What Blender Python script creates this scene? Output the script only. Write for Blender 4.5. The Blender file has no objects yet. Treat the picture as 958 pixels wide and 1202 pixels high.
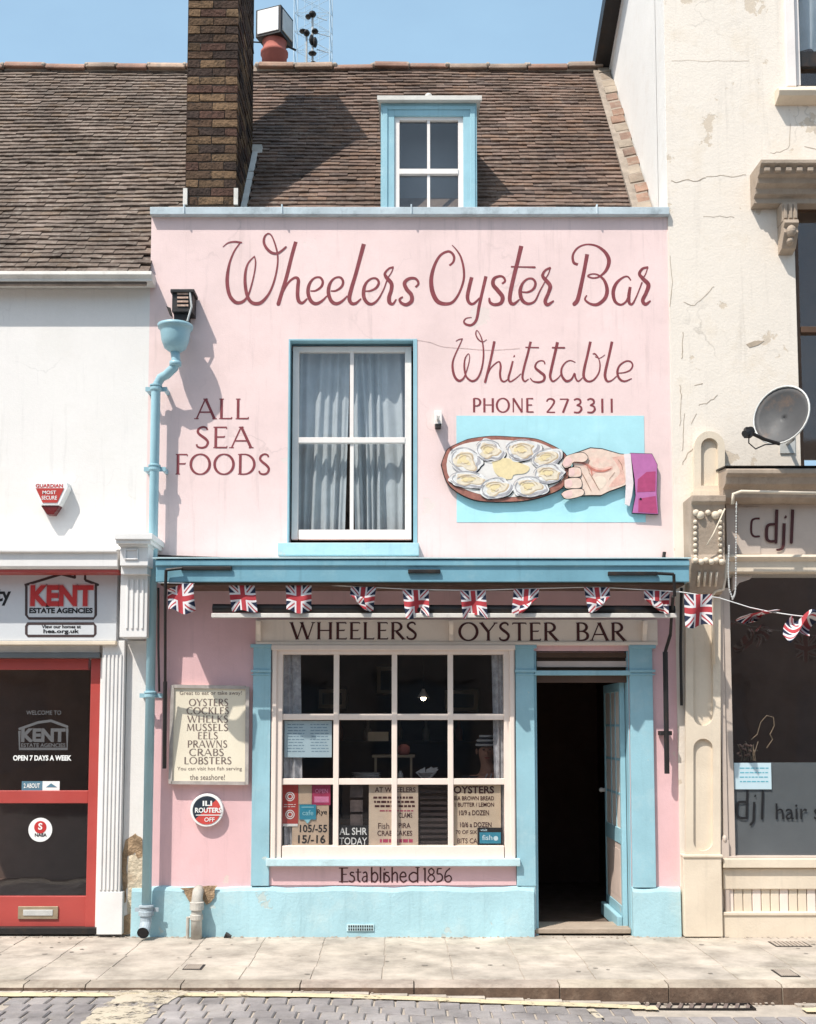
import bpy, bmesh, math, random
from mathutils import Vector
from math import sin, cos, pi, radians, sqrt
random.seed(7)
S = bpy.context.scene
COL = S.collection

# ---------------- camera ----------------
PW, PH = 958.0, 1202.0
F, HZ, CX, DC, CZ = 1350.0, 850.0, 479.0, 9.0, 1.62
TH = radians(4.7)
YC = HZ - F*math.tan(TH)
cd = bpy.data.cameras.new('camera'); cam = bpy.data.objects.new('camera', cd); COL.objects.link(cam)
cam.location = (0, -DC, CZ); cam.rotation_euler = (pi/2+TH, 0, 0)
cd.sensor_fit = 'VERTICAL'; cd.sensor_height = 24.0; cd.lens = F/PH*24.0
cd.shift_y = (YC-PH/2)/PH; cd.shift_x = 0.0
cd.clip_start = 0.1; cd.clip_end = 1000
S.camera = cam

# ---------------- sky + sun ----------------
SUNV = Vector((0.86, 1.0, -2.0)).normalized()      # direction light travels
w = bpy.data.worlds.new('World'); S.world = w; w.use_nodes = True
nt = w.node_tree
sky = nt.nodes.new('ShaderNodeTexSky'); sky.sky_type = 'NISHITA'; sky.sun_disc = False
toS = -SUNV
el = math.asin(toS.z); az = math.atan2(toS.x, toS.y)
sky.sun_elevation = el; sky.sun_rotation = az
sky.air_density = 1.0; sky.dust_density = 3.0; sky.ozone_density = 1.0
bg = nt.nodes['Background']; bg.inputs['Strength'].default_value = 0.138
cn = nt.nodes.new('ShaderNodeTexNoise'); cn.inputs['Scale'].default_value = 2.2; cn.inputs['Detail'].default_value = 7; cn.inputs['Roughness'].default_value = .6
tc = nt.nodes.new('ShaderNodeTexCoord'); mpg = nt.nodes.new('ShaderNodeMapping'); mpg.inputs['Scale'].default_value = (1, 1, 2.5)
nt.links.new(tc.outputs['Generated'], mpg.inputs['Vector']); nt.links.new(mpg.outputs[0], cn.inputs['Vector'])
crr = nt.nodes.new('ShaderNodeMapRange'); nt.links.new(cn.outputs['Fac'], crr.inputs[0])
for i_, v_ in enumerate((.3, .75, .40, .62)): crr.inputs[i_+1].default_value = v_
cmx = nt.nodes.new('ShaderNodeMix'); cmx.data_type = 'RGBA'; nt.links.new(crr.outputs[0], cmx.inputs[0]); nt.links.new(sky.outputs[0], cmx.inputs[6])
cmx.inputs[7].default_value = (2.9, 4.6, 5.9, 1)      # thin high cirrus, plus cyan haze added to brighten the whole sky
nt.links.new(cmx.outputs[2], bg.inputs['Color'])
sl = bpy.data.lights.new('sun', 'SUN'); so = bpy.data.objects.new('sun', sl); COL.objects.link(so)
sl.energy = 4.0; sl.angle = radians(0.5); sl.color = (1.0, 0.945, 0.865)
so.rotation_euler = SUNV.to_track_quat('-Z', 'Y').to_euler(); so.location = (-6, -6, 14)
S.view_settings.view_transform = 'Standard'; S.view_settings.look = 'None'
S.view_settings.exposure = 0.46; S.view_settings.gamma = 1.0
S.render.engine = 'CYCLES'

# ---------------- photo layout -> metres ----------------
def W(px, py, Y):
    u = (px-CX)/F; v = (YC-py)/F
    d = Vector((u, cos(TH)-v*sin(TH), sin(TH)+v*cos(TH)))
    t = (Y+DC)/d.y
    return Vector((d.x*t, Y, CZ+d.z*t))
def G(px, py, z):
    u = (px-CX)/F; v = (YC-py)/F
    d = Vector((u, cos(TH)-v*sin(TH), sin(TH)+v*cos(TH)))
    t = (z-CZ)/d.z
    return Vector((d.x*t, -DC+d.y*t, z))
def Xp(px, py, Y=0.0): return W(px, py, Y).x
def Zp(py, Y=0.0): return W(CX, py, Y).z

# ---------------- mesh helper ----------------
class MB:
    def __init__(s): s.v = []; s.f = []; s.m = []
    def add(s, vs, fs, mi=0):
        b = len(s.v); s.v += [tuple(v) for v in vs]
        for f in fs: s.f.append(tuple(b+i for i in f)); s.m.append(mi)
        return s
    def box(s, x0, x1, y0, y1, z0, z1, mi=0):
        vs = [(x, y, z) for x in (x0, x1) for y in (y0, y1) for z in (z0, z1)]
        return s.add(vs, [(0,1,3,2),(4,6,7,5),(0,4,5,1),(2,3,7,6),(0,2,6,4),(1,5,7,3)], mi)
    def pb(s, px0, px1, py0, py1, Yf, d=0.05, mi=0):
        m = (py0+py1)/2
        return s.box(Xp(px0, m, Yf), Xp(px1, m, Yf), Yf, Yf+d, Zp(py1, Yf), Zp(py0, Yf), mi)
    def prism(s, poly, y0, y1, mi=0):          # poly in (x,z)
        n = len(poly)
        vs = [(x, y0, z) for x, z in poly]+[(x, y1, z) for x, z in poly]
        fs = [tuple(range(n)), tuple(range(2*n-1, n-1, -1))]
        fs += [(i, i+n, (i+1) % n+n, (i+1) % n) for i in range(n)]
        return s.add(vs, fs, mi)
    def ppoly(s, pts, Y, d, mi=0):             # photo-traced outline with its own thickness
        return s.prism([(W(a, b, Y).x, W(a, b, Y).z) for a, b in pts], Y, Y+d, mi)
    def mould(s, prof, x0, x1, mi=0):          # prof in (y,z)
        n = len(prof)
        vs = [(x0, y, z) for y, z in prof]+[(x1, y, z) for y, z in prof]
        fs = [tuple(range(n)), tuple(range(2*n-1, n-1, -1))]
        fs += [(i, i+n, (i+1) % n+n, (i+1) % n) for i in range(n)]
        return s.add(vs, fs, mi)
    def tube(s, path, r, seg=8, mi=0, caps=True):
        path = [Vector(p) for p in path]; n = len(path); rs = r if isinstance(r, (list, tuple)) else [r]*n
        vs = []; fs = []
        up0 = None
        for i, p in enumerate(path):
            t = (path[min(i+1, n-1)]-path[max(i-1, 0)]).normalized()
            if up0 is None:
                a = Vector((0, 1, 0)) if abs(t.y) < .9 else Vector((1, 0, 0))
            else: a = up0
            b = t.cross(a).normalized(); a = b.cross(t).normalized(); up0 = a
            for k in range(seg):
                q = 2*pi*k/seg; vs.append(p+(a*cos(q)+b*sin(q))*rs[i])
        for i in range(n-1):
            for k in range(seg):
                k2 = (k+1) % seg; fs.append((i*seg+k, i*seg+k2, (i+1)*seg+k2, (i+1)*seg+k))
        if caps: fs += [tuple(range(seg)), tuple(range((n-1)*seg, n*seg))]
        return s.add(vs, fs, mi)
    def lathe(s, prof, cx, cy, seg=20, mi=0):   # prof (r,z)
        vs = []; fs = []; n = len(prof)
        for r, z in prof:
            for k in range(seg): q = 2*pi*k/seg; vs.append((cx+r*cos(q), cy+r*sin(q), z))
        for i in range(n-1):
            for k in range(seg):
                k2 = (k+1) % seg; fs.append((i*seg+k, i*seg+k2, (i+1)*seg+k2, (i+1)*seg+k))
        fs += [tuple(range(seg)), tuple(range((n-1)*seg, n*seg))]
        return s.add(vs, fs, mi)
    def ball(s, c, rx, ry, rz, seg=12, mi=0):
        n = 7; prof = [(sin(pi*i/n), -cos(pi*i/n)) for i in range(n+1)]
        vs = []; fs = []
        for r, z in prof:
            for k in range(seg): q = 2*pi*k/seg; vs.append((c[0]+rx*max(r, .02)*cos(q), c[1]+ry*max(r, .02)*sin(q), c[2]+rz*z))
        for i in range(n):
            for k in range(seg):
                k2 = (k+1) % seg; fs.append((i*seg+k, i*seg+k2, (i+1)*seg+k2, (i+1)*seg+k))
        fs += [tuple(range(seg)), tuple(range(n*seg, (n+1)*seg))]
        return s.add(vs, fs, mi)
    def disc(s, cx, cz, r, y0, y1, seg=28, mi=0, rz=None):
        return s.prism([(cx+r*cos(2*pi*k/seg), cz+(rz or r)*sin(2*pi*k/seg)) for k in range(seg)], y0, y1, mi)

WL = {}
def empty(name, loc, label, cat, group=None):
    o = bpy.data.objects.new(name, None); COL.objects.link(o); o.location = loc
    WL[o.name] = Vector(loc); o['label'] = label; o['category'] = cat
    o.empty_display_size = .1
    if group: o['group'] = group
    return o
def tag(o, label, cat=None, group=None):
    o['label'] = label
    if cat: o['category'] = cat
    if group: o['group'] = group
    return o
def build(mb, name, mats, parent=None, bevel=0, smooth=False, label=None, kind=None, recalc=True):
    me = bpy.data.meshes.new(name)
    vs = mb.v; n = len(vs)
    lo = [min(v[i] for v in vs) for i in range(3)]; hi = [max(v[i] for v in vs) for i in range(3)]
    c = Vector(((lo[0]+hi[0])/2, (lo[1]+hi[1])/2, lo[2]))
    me.from_pydata([(v[0]-c.x, v[1]-c.y, v[2]-c.z) for v in vs], [], mb.f)
    if not isinstance(mats, (list, tuple)): mats = [mats]
    for m in mats: me.materials.append(m)
    me.polygons.foreach_set('material_index', [min(i, len(mats)-1) for i in mb.m])
    if recalc:
        bm = bmesh.new(); bm.from_mesh(me); bmesh.ops.recalc_face_normals(bm, faces=bm.faces); bm.to_mesh(me); bm.free()
    if smooth: me.polygons.foreach_set('use_smooth', [True]*len(me.polygons))
    me.update()
    o = bpy.data.objects.new(name, me); COL.objects.link(o)
    WL[o.name] = c
    if parent is not None: o.parent = parent; o.location = c-WL[parent.name]
    else: o.location = c
    if bevel:
        b = o.modifiers.new('bevel', 'BEVEL'); b.width = bevel; b.segments = 2; b.limit_method = 'ANGLE'
    if label: o['label'] = label
    if kind: o['kind'] = kind
    return o
def inst(src, name, wloc, parent, rot=None, scale=None):
    o = bpy.data.objects.new(name, src); COL.objects.link(o); WL[o.name] = Vector(wloc)
    o.parent = parent; o.location = Vector(wloc)-WL[parent.name]
    if rot: o.rotation_euler = rot
    if scale: o.scale = scale
    return o
def copy_thing(root, loc, label, group=None):
    r = root.copy(); COL.objects.link(r); r.location = loc; WL[r.name] = Vector(loc); r['label'] = label
    for ch in list(root.children):
        c = ch.copy(); COL.objects.link(c); c.parent = r; WL[c.name] = Vector(loc)+ch.location
        for g in list(ch.children):
            d = g.copy(); COL.objects.link(d); d.parent = c; WL[d.name] = WL[c.name]+g.location
    return r

# ---------------- materials ----------------
def srgb(*c):
    return tuple(((x/255)/12.92 if x/255 <= .04045 else ((x/255+.055)/1.055)**2.4) for x in c)
def M(name, col, rough=.75, var=.08, scale=2.5, bump=.15, bscale=70, spec=.35, metal=0, stain=None, stain_amt=.35,
      stain_scale=1.3, crack=0, crack_scale=1.1, streak=0, fine=.05, dist=.01, flake=None, flake_t=.64, flake_scale=3.0, rust=None):
    m = bpy.data.materials.new(name); m.use_nodes = True; t = m.node_tree; N = t.nodes; L = t.links
    b = N['Principled BSDF']; b.inputs['Roughness'].default_value = rough; b.inputs['Metallic'].default_value = metal
    b.inputs['Specular IOR Level'].default_value = spec
    geo = N.new('ShaderNodeNewGeometry'); P = geo.outputs['Position']
    def noise(sc, det=4, r=.6, vec=None):
        n = N.new('ShaderNodeTexNoise'); n.inputs['Scale'].default_value = sc; n.inputs['Detail'].default_value = det
        n.inputs['Roughness'].default_value = r; L.new(vec or P, n.inputs['Vector']); return n.outputs['Fac']
    def mr(v, a, bb, c, d):
        n = N.new('ShaderNodeMapRange'); L.new(v, n.inputs[0])
        for i, x in enumerate((a, bb, c, d)): n.inputs[i+1].default_value = x
        return n.outputs[0]
    def mixc(fac, A, B, mode='MIX'):
        n = N.new('ShaderNodeMix'); n.data_type = 'RGBA'; n.blend_type = mode
        if isinstance(fac, float): n.inputs[0].default_value = fac
        else: L.new(fac, n.inputs[0])
        for i, c in ((6, A), (7, B)):
            if isinstance(c, tuple): n.inputs[i].default_value = c+(1,)
            else: L.new(c, n.inputs[i])
        return n.outputs[2]
    lo = tuple(c*(1-var*1.3) for c in col); hi = tuple(min(c*(1+var*.7), .92) for c in col)
    c = mixc(mr(noise(scale), .3, .7, 0, 1), lo, hi)
    if fine: c = mixc(mr(noise(scale*28, 3), .35, .75, 0, fine*2.2), c, tuple(x*.72 for x in col))
    if stain:
        c = mixc(mr(noise(stain_scale, 8, .72), .52, .74, 0, stain_amt), c, stain)
    if streak:
        mp = N.new('ShaderNodeMapping'); mp.inputs['Scale'].default_value = (9, 9, .6); L.new(P, mp.inputs['Vector'])
        c = mixc(mr(noise(1.6, 6, .7, mp.outputs[0]), .55, .8, 0, streak), c, tuple(x*.45 for x in col))
    hgt = noise(bscale, 5, .65)
    if flake:                                    # lifted paint with its own ragged edge
        fm = mr(noise(flake_scale, 9, .62), flake_t, flake_t+.012, 0, 1)
        c = mixc(fm, c, flake)
        sb_ = N.new('ShaderNodeMath'); sb_.operation = 'MULTIPLY_ADD'; L.new(fm, sb_.inputs[0]); sb_.inputs[1].default_value = -.7; L.new(hgt, sb_.inputs[2]); hgt = sb_.outputs[0]
    if crack:
        mp = N.new('ShaderNodeVectorMath'); mp.operation = 'ADD'
        nn = N.new('ShaderNodeTexNoise'); nn.inputs['Scale'].default_value = 3.5; nn.inputs['Detail'].default_value = 5; L.new(P, nn.inputs['Vector'])
        sc = N.new('ShaderNodeVectorMath'); sc.operation = 'SCALE'; sc.inputs['Scale'].default_value = .55; L.new(nn.outputs['Color'], sc.inputs[0])
        L.new(P, mp.inputs[0]); L.new(sc.outputs[0], mp.inputs[1])
        vo = N.new('ShaderNodeTexVoronoi'); vo.feature = 'DISTANCE_TO_EDGE'; vo.inputs['Scale'].default_value = crack_scale; L.new(mp.outputs[0], vo.inputs['Vector'])
        line = mr(vo.outputs['Distance'], 0, .010, 1, 0)
        mask = mr(noise(1.1, 3), .5, .6, 0, 1)
        mm = N.new('ShaderNodeMath'); mm.operation = 'MULTIPLY'; L.new(line, mm.inputs[0]); L.new(mask, mm.inputs[1])
        m2 = N.new('ShaderNodeMath'); m2.operation = 'MULTIPLY'; L.new(mm.outputs[0], m2.inputs[0]); m2.inputs[1].default_value = crack
        c = mixc(m2.outputs[0], c, tuple(x*.35 for x in col))
    L.new(c, b.inputs['Base Color'])
    if bump:
        add = N.new('ShaderNodeMath'); add.operation = 'ADD'; L.new(hgt, add.inputs[0]); L.new(noise(bscale/9, 3), add.inputs[1])
        bp = N.new('ShaderNodeBump'); bp.inputs['Strength'].default_value = bump; bp.inputs['Distance'].default_value = dist
        L.new(add.outputs[0], bp.inputs['Height']); L.new(bp.outputs[0], b.inputs['Normal'])
    r2 = mr(noise(9), .3, .7, max(rough-.1, .05), min(rough+.1, 1)); L.new(r2, b.inputs['Roughness'])
    return m
def MR(name, cols, rough=.85, bump=.5, bscale=60, spec=.2, spot=None, spot_amt=.5, spot_scale=14, dist=.01):   # each piece its own shade
    m = bpy.data.materials.new(name); m.use_nodes = True; t = m.node_tree; N = t.nodes; L = t.links
    b = N['Principled BSDF']; b.inputs['Roughness'].default_value = rough; b.inputs['Specular IOR Level'].default_value = spec
    oi = N.new('ShaderNodeObjectInfo'); g = N.new('ShaderNodeNewGeometry')
    a = N.new('ShaderNodeMath'); a.operation = 'ADD'; L.new(oi.outputs['Random'], a.inputs[0]); L.new(g.outputs['Random Per Island'], a.inputs[1])
    fr = N.new('ShaderNodeMath'); fr.operation = 'FRACT'; L.new(a.outputs[0], fr.inputs[0])
    cr = N.new('ShaderNodeValToRGB'); cr.color_ramp.interpolation = 'CONSTANT'; e = cr.color_ramp.elements
    while len(e) < len(cols): e.new(0.5)
    for i, c in enumerate(cols): e[i].position = i/len(cols); e[i].color = tuple(c)+(1,)
    L.new(fr.outputs[0], cr.inputs[0])
    n = N.new('ShaderNodeTexNoise'); n.inputs['Scale'].default_value = spot_scale; n.inputs['Detail'].default_value = 6; n.inputs['Roughness'].default_value = .7; L.new(g.outputs['Position'], n.inputs['Vector'])
    mr = N.new('ShaderNodeMapRange'); L.new(n.outputs['Fac'], mr.inputs[0]); mr.inputs[1].default_value = .5; mr.inputs[2].default_value = .72; mr.inputs[4].default_value = spot_amt
    mx = N.new('ShaderNodeMix'); mx.data_type = 'RGBA'; L.new(mr.outputs[0], mx.inputs[0]); L.new(cr.outputs[0], mx.inputs[6]); mx.inputs[7].default_value = tuple(spot or (.05, .04, .03))+(1,)
    n2 = N.new('ShaderNodeTexNoise'); n2.inputs['Scale'].default_value = 2.4; n2.inputs['Detail'].default_value = 8; n2.inputs['Roughness'].default_value = .68; L.new(g.outputs['Position'], n2.inputs['Vector'])
    m2r = N.new('ShaderNodeMapRange'); L.new(n2.outputs['Fac'], m2r.inputs[0]); m2r.inputs[1].default_value = .3; m2r.inputs[2].default_value = .7; m2r.inputs[3].default_value = .42; m2r.inputs[4].default_value = 1.0
    mu = N.new('ShaderNodeVectorMath'); mu.operation = 'SCALE'; L.new(mx.outputs[2], mu.inputs[0]); L.new(m2r.outputs[0], mu.inputs['Scale'])
    L.new(mu.outputs[0], b.inputs['Base Color'])
    n3 = N.new('ShaderNodeTexNoise'); n3.inputs['Scale'].default_value = bscale; n3.inputs['Detail'].default_value = 5; L.new(g.outputs['Position'], n3.inputs['Vector'])
    bp = N.new('ShaderNodeBump'); bp.inputs['Strength'].default_value = bump; bp.inputs['Distance'].default_value = dist; L.new(n3.outputs['Fac'], bp.inputs['Height']); L.new(bp.outputs[0], b.inputs['Normal'])
    return m
def worn(m, sc=7, lo=.46, hi=.54):
    t = m.node_tree; N = t.nodes; L = t.links; out = N['Material Output']; b = N['Principled BSDF']
    g = N.new('ShaderNodeNewGeometry'); n = N.new('ShaderNodeTexNoise'); n.inputs['Scale'].default_value = sc; n.inputs['Detail'].default_value = 9; n.inputs['Roughness'].default_value = .75
    L.new(g.outputs['Position'], n.inputs['Vector']); r = N.new('ShaderNodeMapRange'); L.new(n.outputs['Fac'], r.inputs[0])
    r.inputs[1].default_value = lo; r.inputs[2].default_value = hi
    tr = N.new('ShaderNodeBsdfTransparent'); mx = N.new('ShaderNodeMixShader'); L.new(r.outputs[0], mx.inputs[0]); L.new(b.outputs[0], mx.inputs[1]); L.new(tr.outputs[0], mx.inputs[2]); L.new(mx.outputs[0], out.inputs[0])
    return m
def glass(name, tint=(1, 1, 1), refl=1.0):
    m = bpy.data.materials.new(name); m.use_nodes = True; t = m.node_tree; N = t.nodes; L = t.links
    N.remove(N['Principled BSDF']); out = N['Material Output']
    tr = N.new('ShaderNodeBsdfTransparent'); tr.inputs[0].default_value = tint+(1,)
    gl = N.new('ShaderNodeBsdfGlossy'); gl.inputs['Roughness'].default_value = .03
    gl.inputs['Color'].default_value = (refl, refl, refl, 1)
    gg = N.new('ShaderNodeNewGeometry'); dt = N.new('ShaderNodeVectorMath'); dt.operation = 'DOT_PRODUCT'; L.new(gg.outputs['Incoming'], dt.inputs[0]); L.new(gg.outputs['Normal'], dt.inputs[1])
    def mth(op, a, b=None):
        q = N.new('ShaderNodeMath'); q.operation = op
        for i, v in enumerate((a, b)):
            if v is None: continue
            if isinstance(v, (int, float)): q.inputs[i].default_value = v
            else: L.new(v, q.inputs[i])
        return q.outputs[0]
    sch = mth('ADD', mth('MULTIPLY', mth('POWER', mth('SUBTRACT', 1.0, mth('ABSOLUTE', dt.outputs['Value'])), 5.0), .96), .042)
    g = N.new('ShaderNodeNewGeometry'); n = N.new('ShaderNodeTexNoise'); n.inputs['Scale'].default_value = 2.2; L.new(g.outputs['Position'], n.inputs['Vector'])
    bp = N.new('ShaderNodeBump'); bp.inputs['Strength'].default_value = .12; bp.inputs['Distance'].default_value = .02; L.new(n.outputs['Fac'], bp.inputs['Height']); L.new(bp.outputs[0], gl.inputs['Normal'])
    mx = N.new('ShaderNodeMixShader'); L.new(sch, mx.inputs[0]); L.new(tr.outputs[0], mx.inputs[1]); L.new(gl.outputs[0], mx.inputs[2])
    L.new(mx.outputs[0], out.inputs[0]); return m
def emis(name, col, s):
    m = bpy.data.materials.new(name); m.use_nodes = True; b = m.node_tree.nodes['Principled BSDF']
    b.inputs['Base Color'].default_value = col+(1,); b.inputs['Emission Color'].default_value = col+(1,); b.inputs['Emission Strength'].default_value = s; return m

PINK = M('pink_render', (.80, .615, .59), .8, .075, 1.4, .18, 90, stain=(.64, .49, .46), stain_amt=.45, crack=.22, crack_scale=.7, streak=.45, stain_scale=1.9, flake=(.72, .60, .56), flake_t=.655, flake_scale=2.6)
PINKD = M('deep_pink_paint', (.74, .475, .485), .75, .08, 1.6, .16, 90, stain=(.58, .35, .35), stain_amt=.45, streak=.35, stain_scale=2.2, flake=(.68, .52, .48), flake_t=.67, flake_scale=4)
BLUE = M('blue_paint', (.30, .515, .59), .6, .12, 2.0, .16, 60, spec=.4, stain=(.42, .58, .62), stain_amt=.6, streak=.4, stain_scale=5, flake=(.50, .56, .54), flake_t=.67, flake_scale=7)
BLUEL = M('pale_blue_masonry_paint', (.38, .585, .64), .75, .10, 2.2, .34, 45, stain=(.50, .62, .62), stain_amt=.6, streak=.35, stain_scale=4, flake=(.46, .55, .54), flake_t=.66, flake_scale=5)
BLUEW = M('worn_pale_blue_edge', (.52, .70, .74), .7, .10, 5, .2, 60, stain=(.25, .3, .3), stain_amt=.5, stain_scale=7)
LEAD = M('weathered_blue_grey_lead', (.54, .62, .66), .6, .16, 4, .25, 40, stain=(.12, .15, .17), stain_amt=.6, stain_scale=5)
CREAMP = M('cream_joinery_paint', (.80, .68, .60), .5, .05, 3, .08, 60, stain=(.6, .48, .42), stain_amt=.3, streak=.2)
SIGNC = M('cream_sign_board', (.90, .77, .66), .6, .06, 2, .08, 60, stain=(.72, .56, .44), stain_amt=.4, streak=.2)
SASH = M('off_white_sash_paint', (.80, .74, .70), .5, .04, 3, .08, 60, stain=(.5, .45, .42), stain_amt=.3, stain_scale=5)
WHITE = M('white_render', (.765, .735, .705), .85, .03, 1.2, .18, 80, stain=(.66, .63, .58), stain_amt=.5, crack=.2, streak=.3, flake=(.68, .65, .60), flake_t=.66, flake_scale=2.2)
WPAINT = M('white_gloss_paint', (.76, .74, .72), .5, .05, 3, .08, 50, stain=(.5, .46, .42), stain_amt=.3, streak=.22)
GREYP = M('pale_grey_fascia', (.60, .62, .64), .5, .03, 2, .04, 50)
STUCCO = M('cream_stucco', (.77, .695, .61), .85, .05, 1.2, .22, 60, stain=(.64, .54, .42), stain_amt=.65, crack=.35, crack_scale=.8, streak=.35, dist=.014, stain_scale=2.4, flake=(.60, .51, .41), flake_t=.61, flake_scale=2.3)
STUCW = M('white_gable_paint', (.83, .80, .76), .85, .03, 2, .3, 60, stain=(.6, .5, .4), stain_amt=.25, stain_scale=6)
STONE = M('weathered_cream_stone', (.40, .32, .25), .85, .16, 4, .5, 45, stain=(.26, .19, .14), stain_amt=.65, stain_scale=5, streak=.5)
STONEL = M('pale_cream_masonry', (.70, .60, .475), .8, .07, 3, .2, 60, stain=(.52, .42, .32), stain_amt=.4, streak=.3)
FASCB = M('dull_beige_fascia', (.54, .45, .385), .6, .08, 3, .08, 50, stain=(.35, .28, .24), stain_amt=.4)
RED = M('red_door_paint', (.42, .065, .055), .4, .07, 3, .05, 50, spec=.5)
LETM = M('maroon_letter_paint', (.22, .045, .055), .7, .16, 14, .05, 80, stain=(.36, .12, .13), stain_amt=.5, stain_scale=16)
LETD = M('dark_brown_letter_paint', (.075, .022, .022), .6, .15, 14, .04, 80)
LETK = M('black_print', (.012, .012, .014), .5, .05, 10, 0)
LETR = M('red_print', (.50, .035, .035), .5, .1, 10, 0)
LETW = M('white_print', (.80, .80, .78), .5, .03, 10, 0)
LETG = M('grey_frost_print', (.10, .10, .105), .6, .05, 10, 0)
BLACK = M('black_iron', (.018, .016, .016), .5, .2, 10, .2, 60, stain=(.08, .04, .02), stain_amt=.4, stain_scale=9)
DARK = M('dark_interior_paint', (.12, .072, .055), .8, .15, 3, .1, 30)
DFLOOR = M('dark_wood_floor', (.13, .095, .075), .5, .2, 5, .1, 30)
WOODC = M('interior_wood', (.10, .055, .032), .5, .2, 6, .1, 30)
CURT = M('net_curtain', (.40, .445, .47), .9, .12, 6, .05, 60)
CURTG = M('grey_checked_curtain', (.46, .46, .48), .9, .3, 20, .05, 60)
BLIND = M('cream_pink_striped_blind', (.66, .52, .45), .8, .1, 6, .05, 60)
BRASS = M('dull_brass', (.42, .34, .24), .4, .15, 10, .05, 50, metal=.6)
GALV = M('pale_grey_metal', (.55, .55, .53), .5, .1, 8, .05, 50, metal=.2)
TERRA = M('terracotta', (.42, .13, .10), .8, .15, 8, .2, 50, stain=(.2, .07, .05), stain_amt=.4, stain_scale=8)
GUTW = M('grimy_white_gutter', (.66, .63, .58), .6, .12, 5, .2, 40, stain=(.3, .26, .22), stain_amt=.5, stain_scale=6)
MORT = M('pale_mortar', (.42, .35, .29), .9, .15, 6, .5, 40)
CMORT = M('dark_sooty_mortar', (.13, .10, .08), .95, .25, 8, .5, 40)
EXPO = M('exposed_rotten_render', (.42, .29, .18), .95, .35, 12, 1.0, 30, stain=(.16, .09, .05), stain_amt=.8, stain_scale=10, dist=.03)
RAWP = M('flaking_cream_render', (.66, .56, .42), .95, .2, 9, .8, 30, stain=(.34, .22, .13), stain_amt=.7, stain_scale=8, dist=.03)
PAPER = M('cream_paper', (.70, .62, .48), .8, .04, 4, 0)
PAPB = M('pale_blue_paper', (.50, .64, .70), .8, .04, 4, 0)
CARDB = M('tan_card', (.56, .42, .31), .8, .08, 6, 0)
PRED = M('red_leaflet', (.45, .06, .05), .5, .1, 9, 0)
PPNK = M('magenta_leaflet', (.42, .05, .12), .5, .2, 12, 0)
PTEAL = M('teal_sticker', (.04, .28, .40), .5, .1, 9, 0)
NAVY = M('navy_flag_cloth', (.012, .018, .045), .85, .1, 20, .03, 90)
FRED = M('red_flag_cloth', (.38, .04, .05), .85, .1, 20, .03, 90)
FWHT = M('white_flag_cloth', (.62, .60, .61), .85, .04, 20, .03, 90)
FROST = M('grey_frosted_film', (.15, .165, .175), .6, .1, 3, .02, 50)
TARM = M('street_tarmac', (.13, .12, .12), .9, .1, 4, .5, 120)
YEL = M('faded_yellow_line', (.62, .52, .34), .85, .1, 8, .4, 90, stain=(.33, .29, .24), stain_amt=.7, stain_scale=9)
WLINE = worn(M('worn_cream_road_paint', (.50, .43, .33), .85, .1, 8, .4, 90, stain=(.42, .34, .22), stain_amt=.7, stain_scale=9), 9, .50, .60)
worn(YEL, 10, .56, .66)
BED = M('joint_sand', (.43, .37, .31), .95, .15, 8, .5, 80)
PGLASS = glass('window_glass'); SGLASS = glass('shop_glass', (.93, .93, .93))
PAVM = MR('sandstone_paving', [(0.584, 0.506, 0.428), (0.591, 0.513, 0.435), (0.616, 0.539, 0.448), (0.571, 0.499, 0.422), (0.629, 0.546, 0.461), (0.597, 0.519, 0.441), (0.604, 0.526, 0.441)], .85, .35, 90, .25, (.42, .36, .30), .8, 3.5)
BLKM = MR('grey_block_paving', [(0.354, 0.321, 0.313), (0.389, 0.354, 0.342), (0.336, 0.304, 0.297), (0.366, 0.334, 0.325), (0.413, 0.372, 0.354)], .9, .5, 90, .2, (.38, .34, .30), .5, 8)
KGRIME = M('oil_stained_kerb_face', (.13, .085, .06), .9, .3, 9, .6, 40, stain=(.30, .22, .16), stain_amt=.5, stain_scale=11)
KERBM = MR('granite_kerb', [(0.496, 0.413, 0.330), (0.543, 0.460, 0.366), (0.448, 0.378, 0.307), (0.519, 0.425, 0.354)], .85, .5, 60, .25, (.20, .14, .11), .6, 6)
TILEM = MR('clay_roof_tile', [(0.214, 0.162, 0.131), (0.190, 0.142, 0.116), (0.237, 0.180, 0.147), (0.199, 0.154, 0.128), (0.257, 0.199, 0.166), (0.171, 0.131, 0.109), (0.223, 0.171, 0.141), (0.223, 0.162, 0.123)], .9, .8, 40, .15, (.42, .37, .31), .75, 22, .015)
TILEM2 = MR('red_brown_clay_roof_tile', [(0.205, 0.138, 0.107), (0.172, 0.119, 0.095), (0.228, 0.153, 0.121), (0.186, 0.130, 0.104), (0.242, 0.167, 0.135), (0.149, 0.107, 0.091), (0.209, 0.144, 0.113), (0.237, 0.153, 0.112)], .9, .8, 40, .15, (.36, .30, .25), .65, 20, .015)
RIDGE = MR('ridge_tile_clay', [(0.496, 0.319, 0.236), (0.543, 0.389, 0.295), (0.425, 0.260, 0.201), (0.389, 0.295, 0.236)], .9, .5, 50, .15, (.34, .29, .24), .9, 10)
BRICKM = MR('london_stock_brick', [(.15, .095, .058), (.115, .072, .048), (.20, .13, .078), (.085, .055, .042), (.14, .085, .056), (.07, .048, .040), (.23, .145, .085), (.12, .066, .05)], .92, .9, 45, .15, (.035, .028, .024), .9, 13, .02)
VERGEM = MR('verge_stone', [(0.354, 0.224, 0.165), (0.401, 0.330, 0.260), (0.342, 0.271, 0.212), (0.425, 0.354, 0.283), (0.319, 0.212, 0.165)], .9, .8, 40, .15, (.42, .36, .29), .85, 12)

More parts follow.
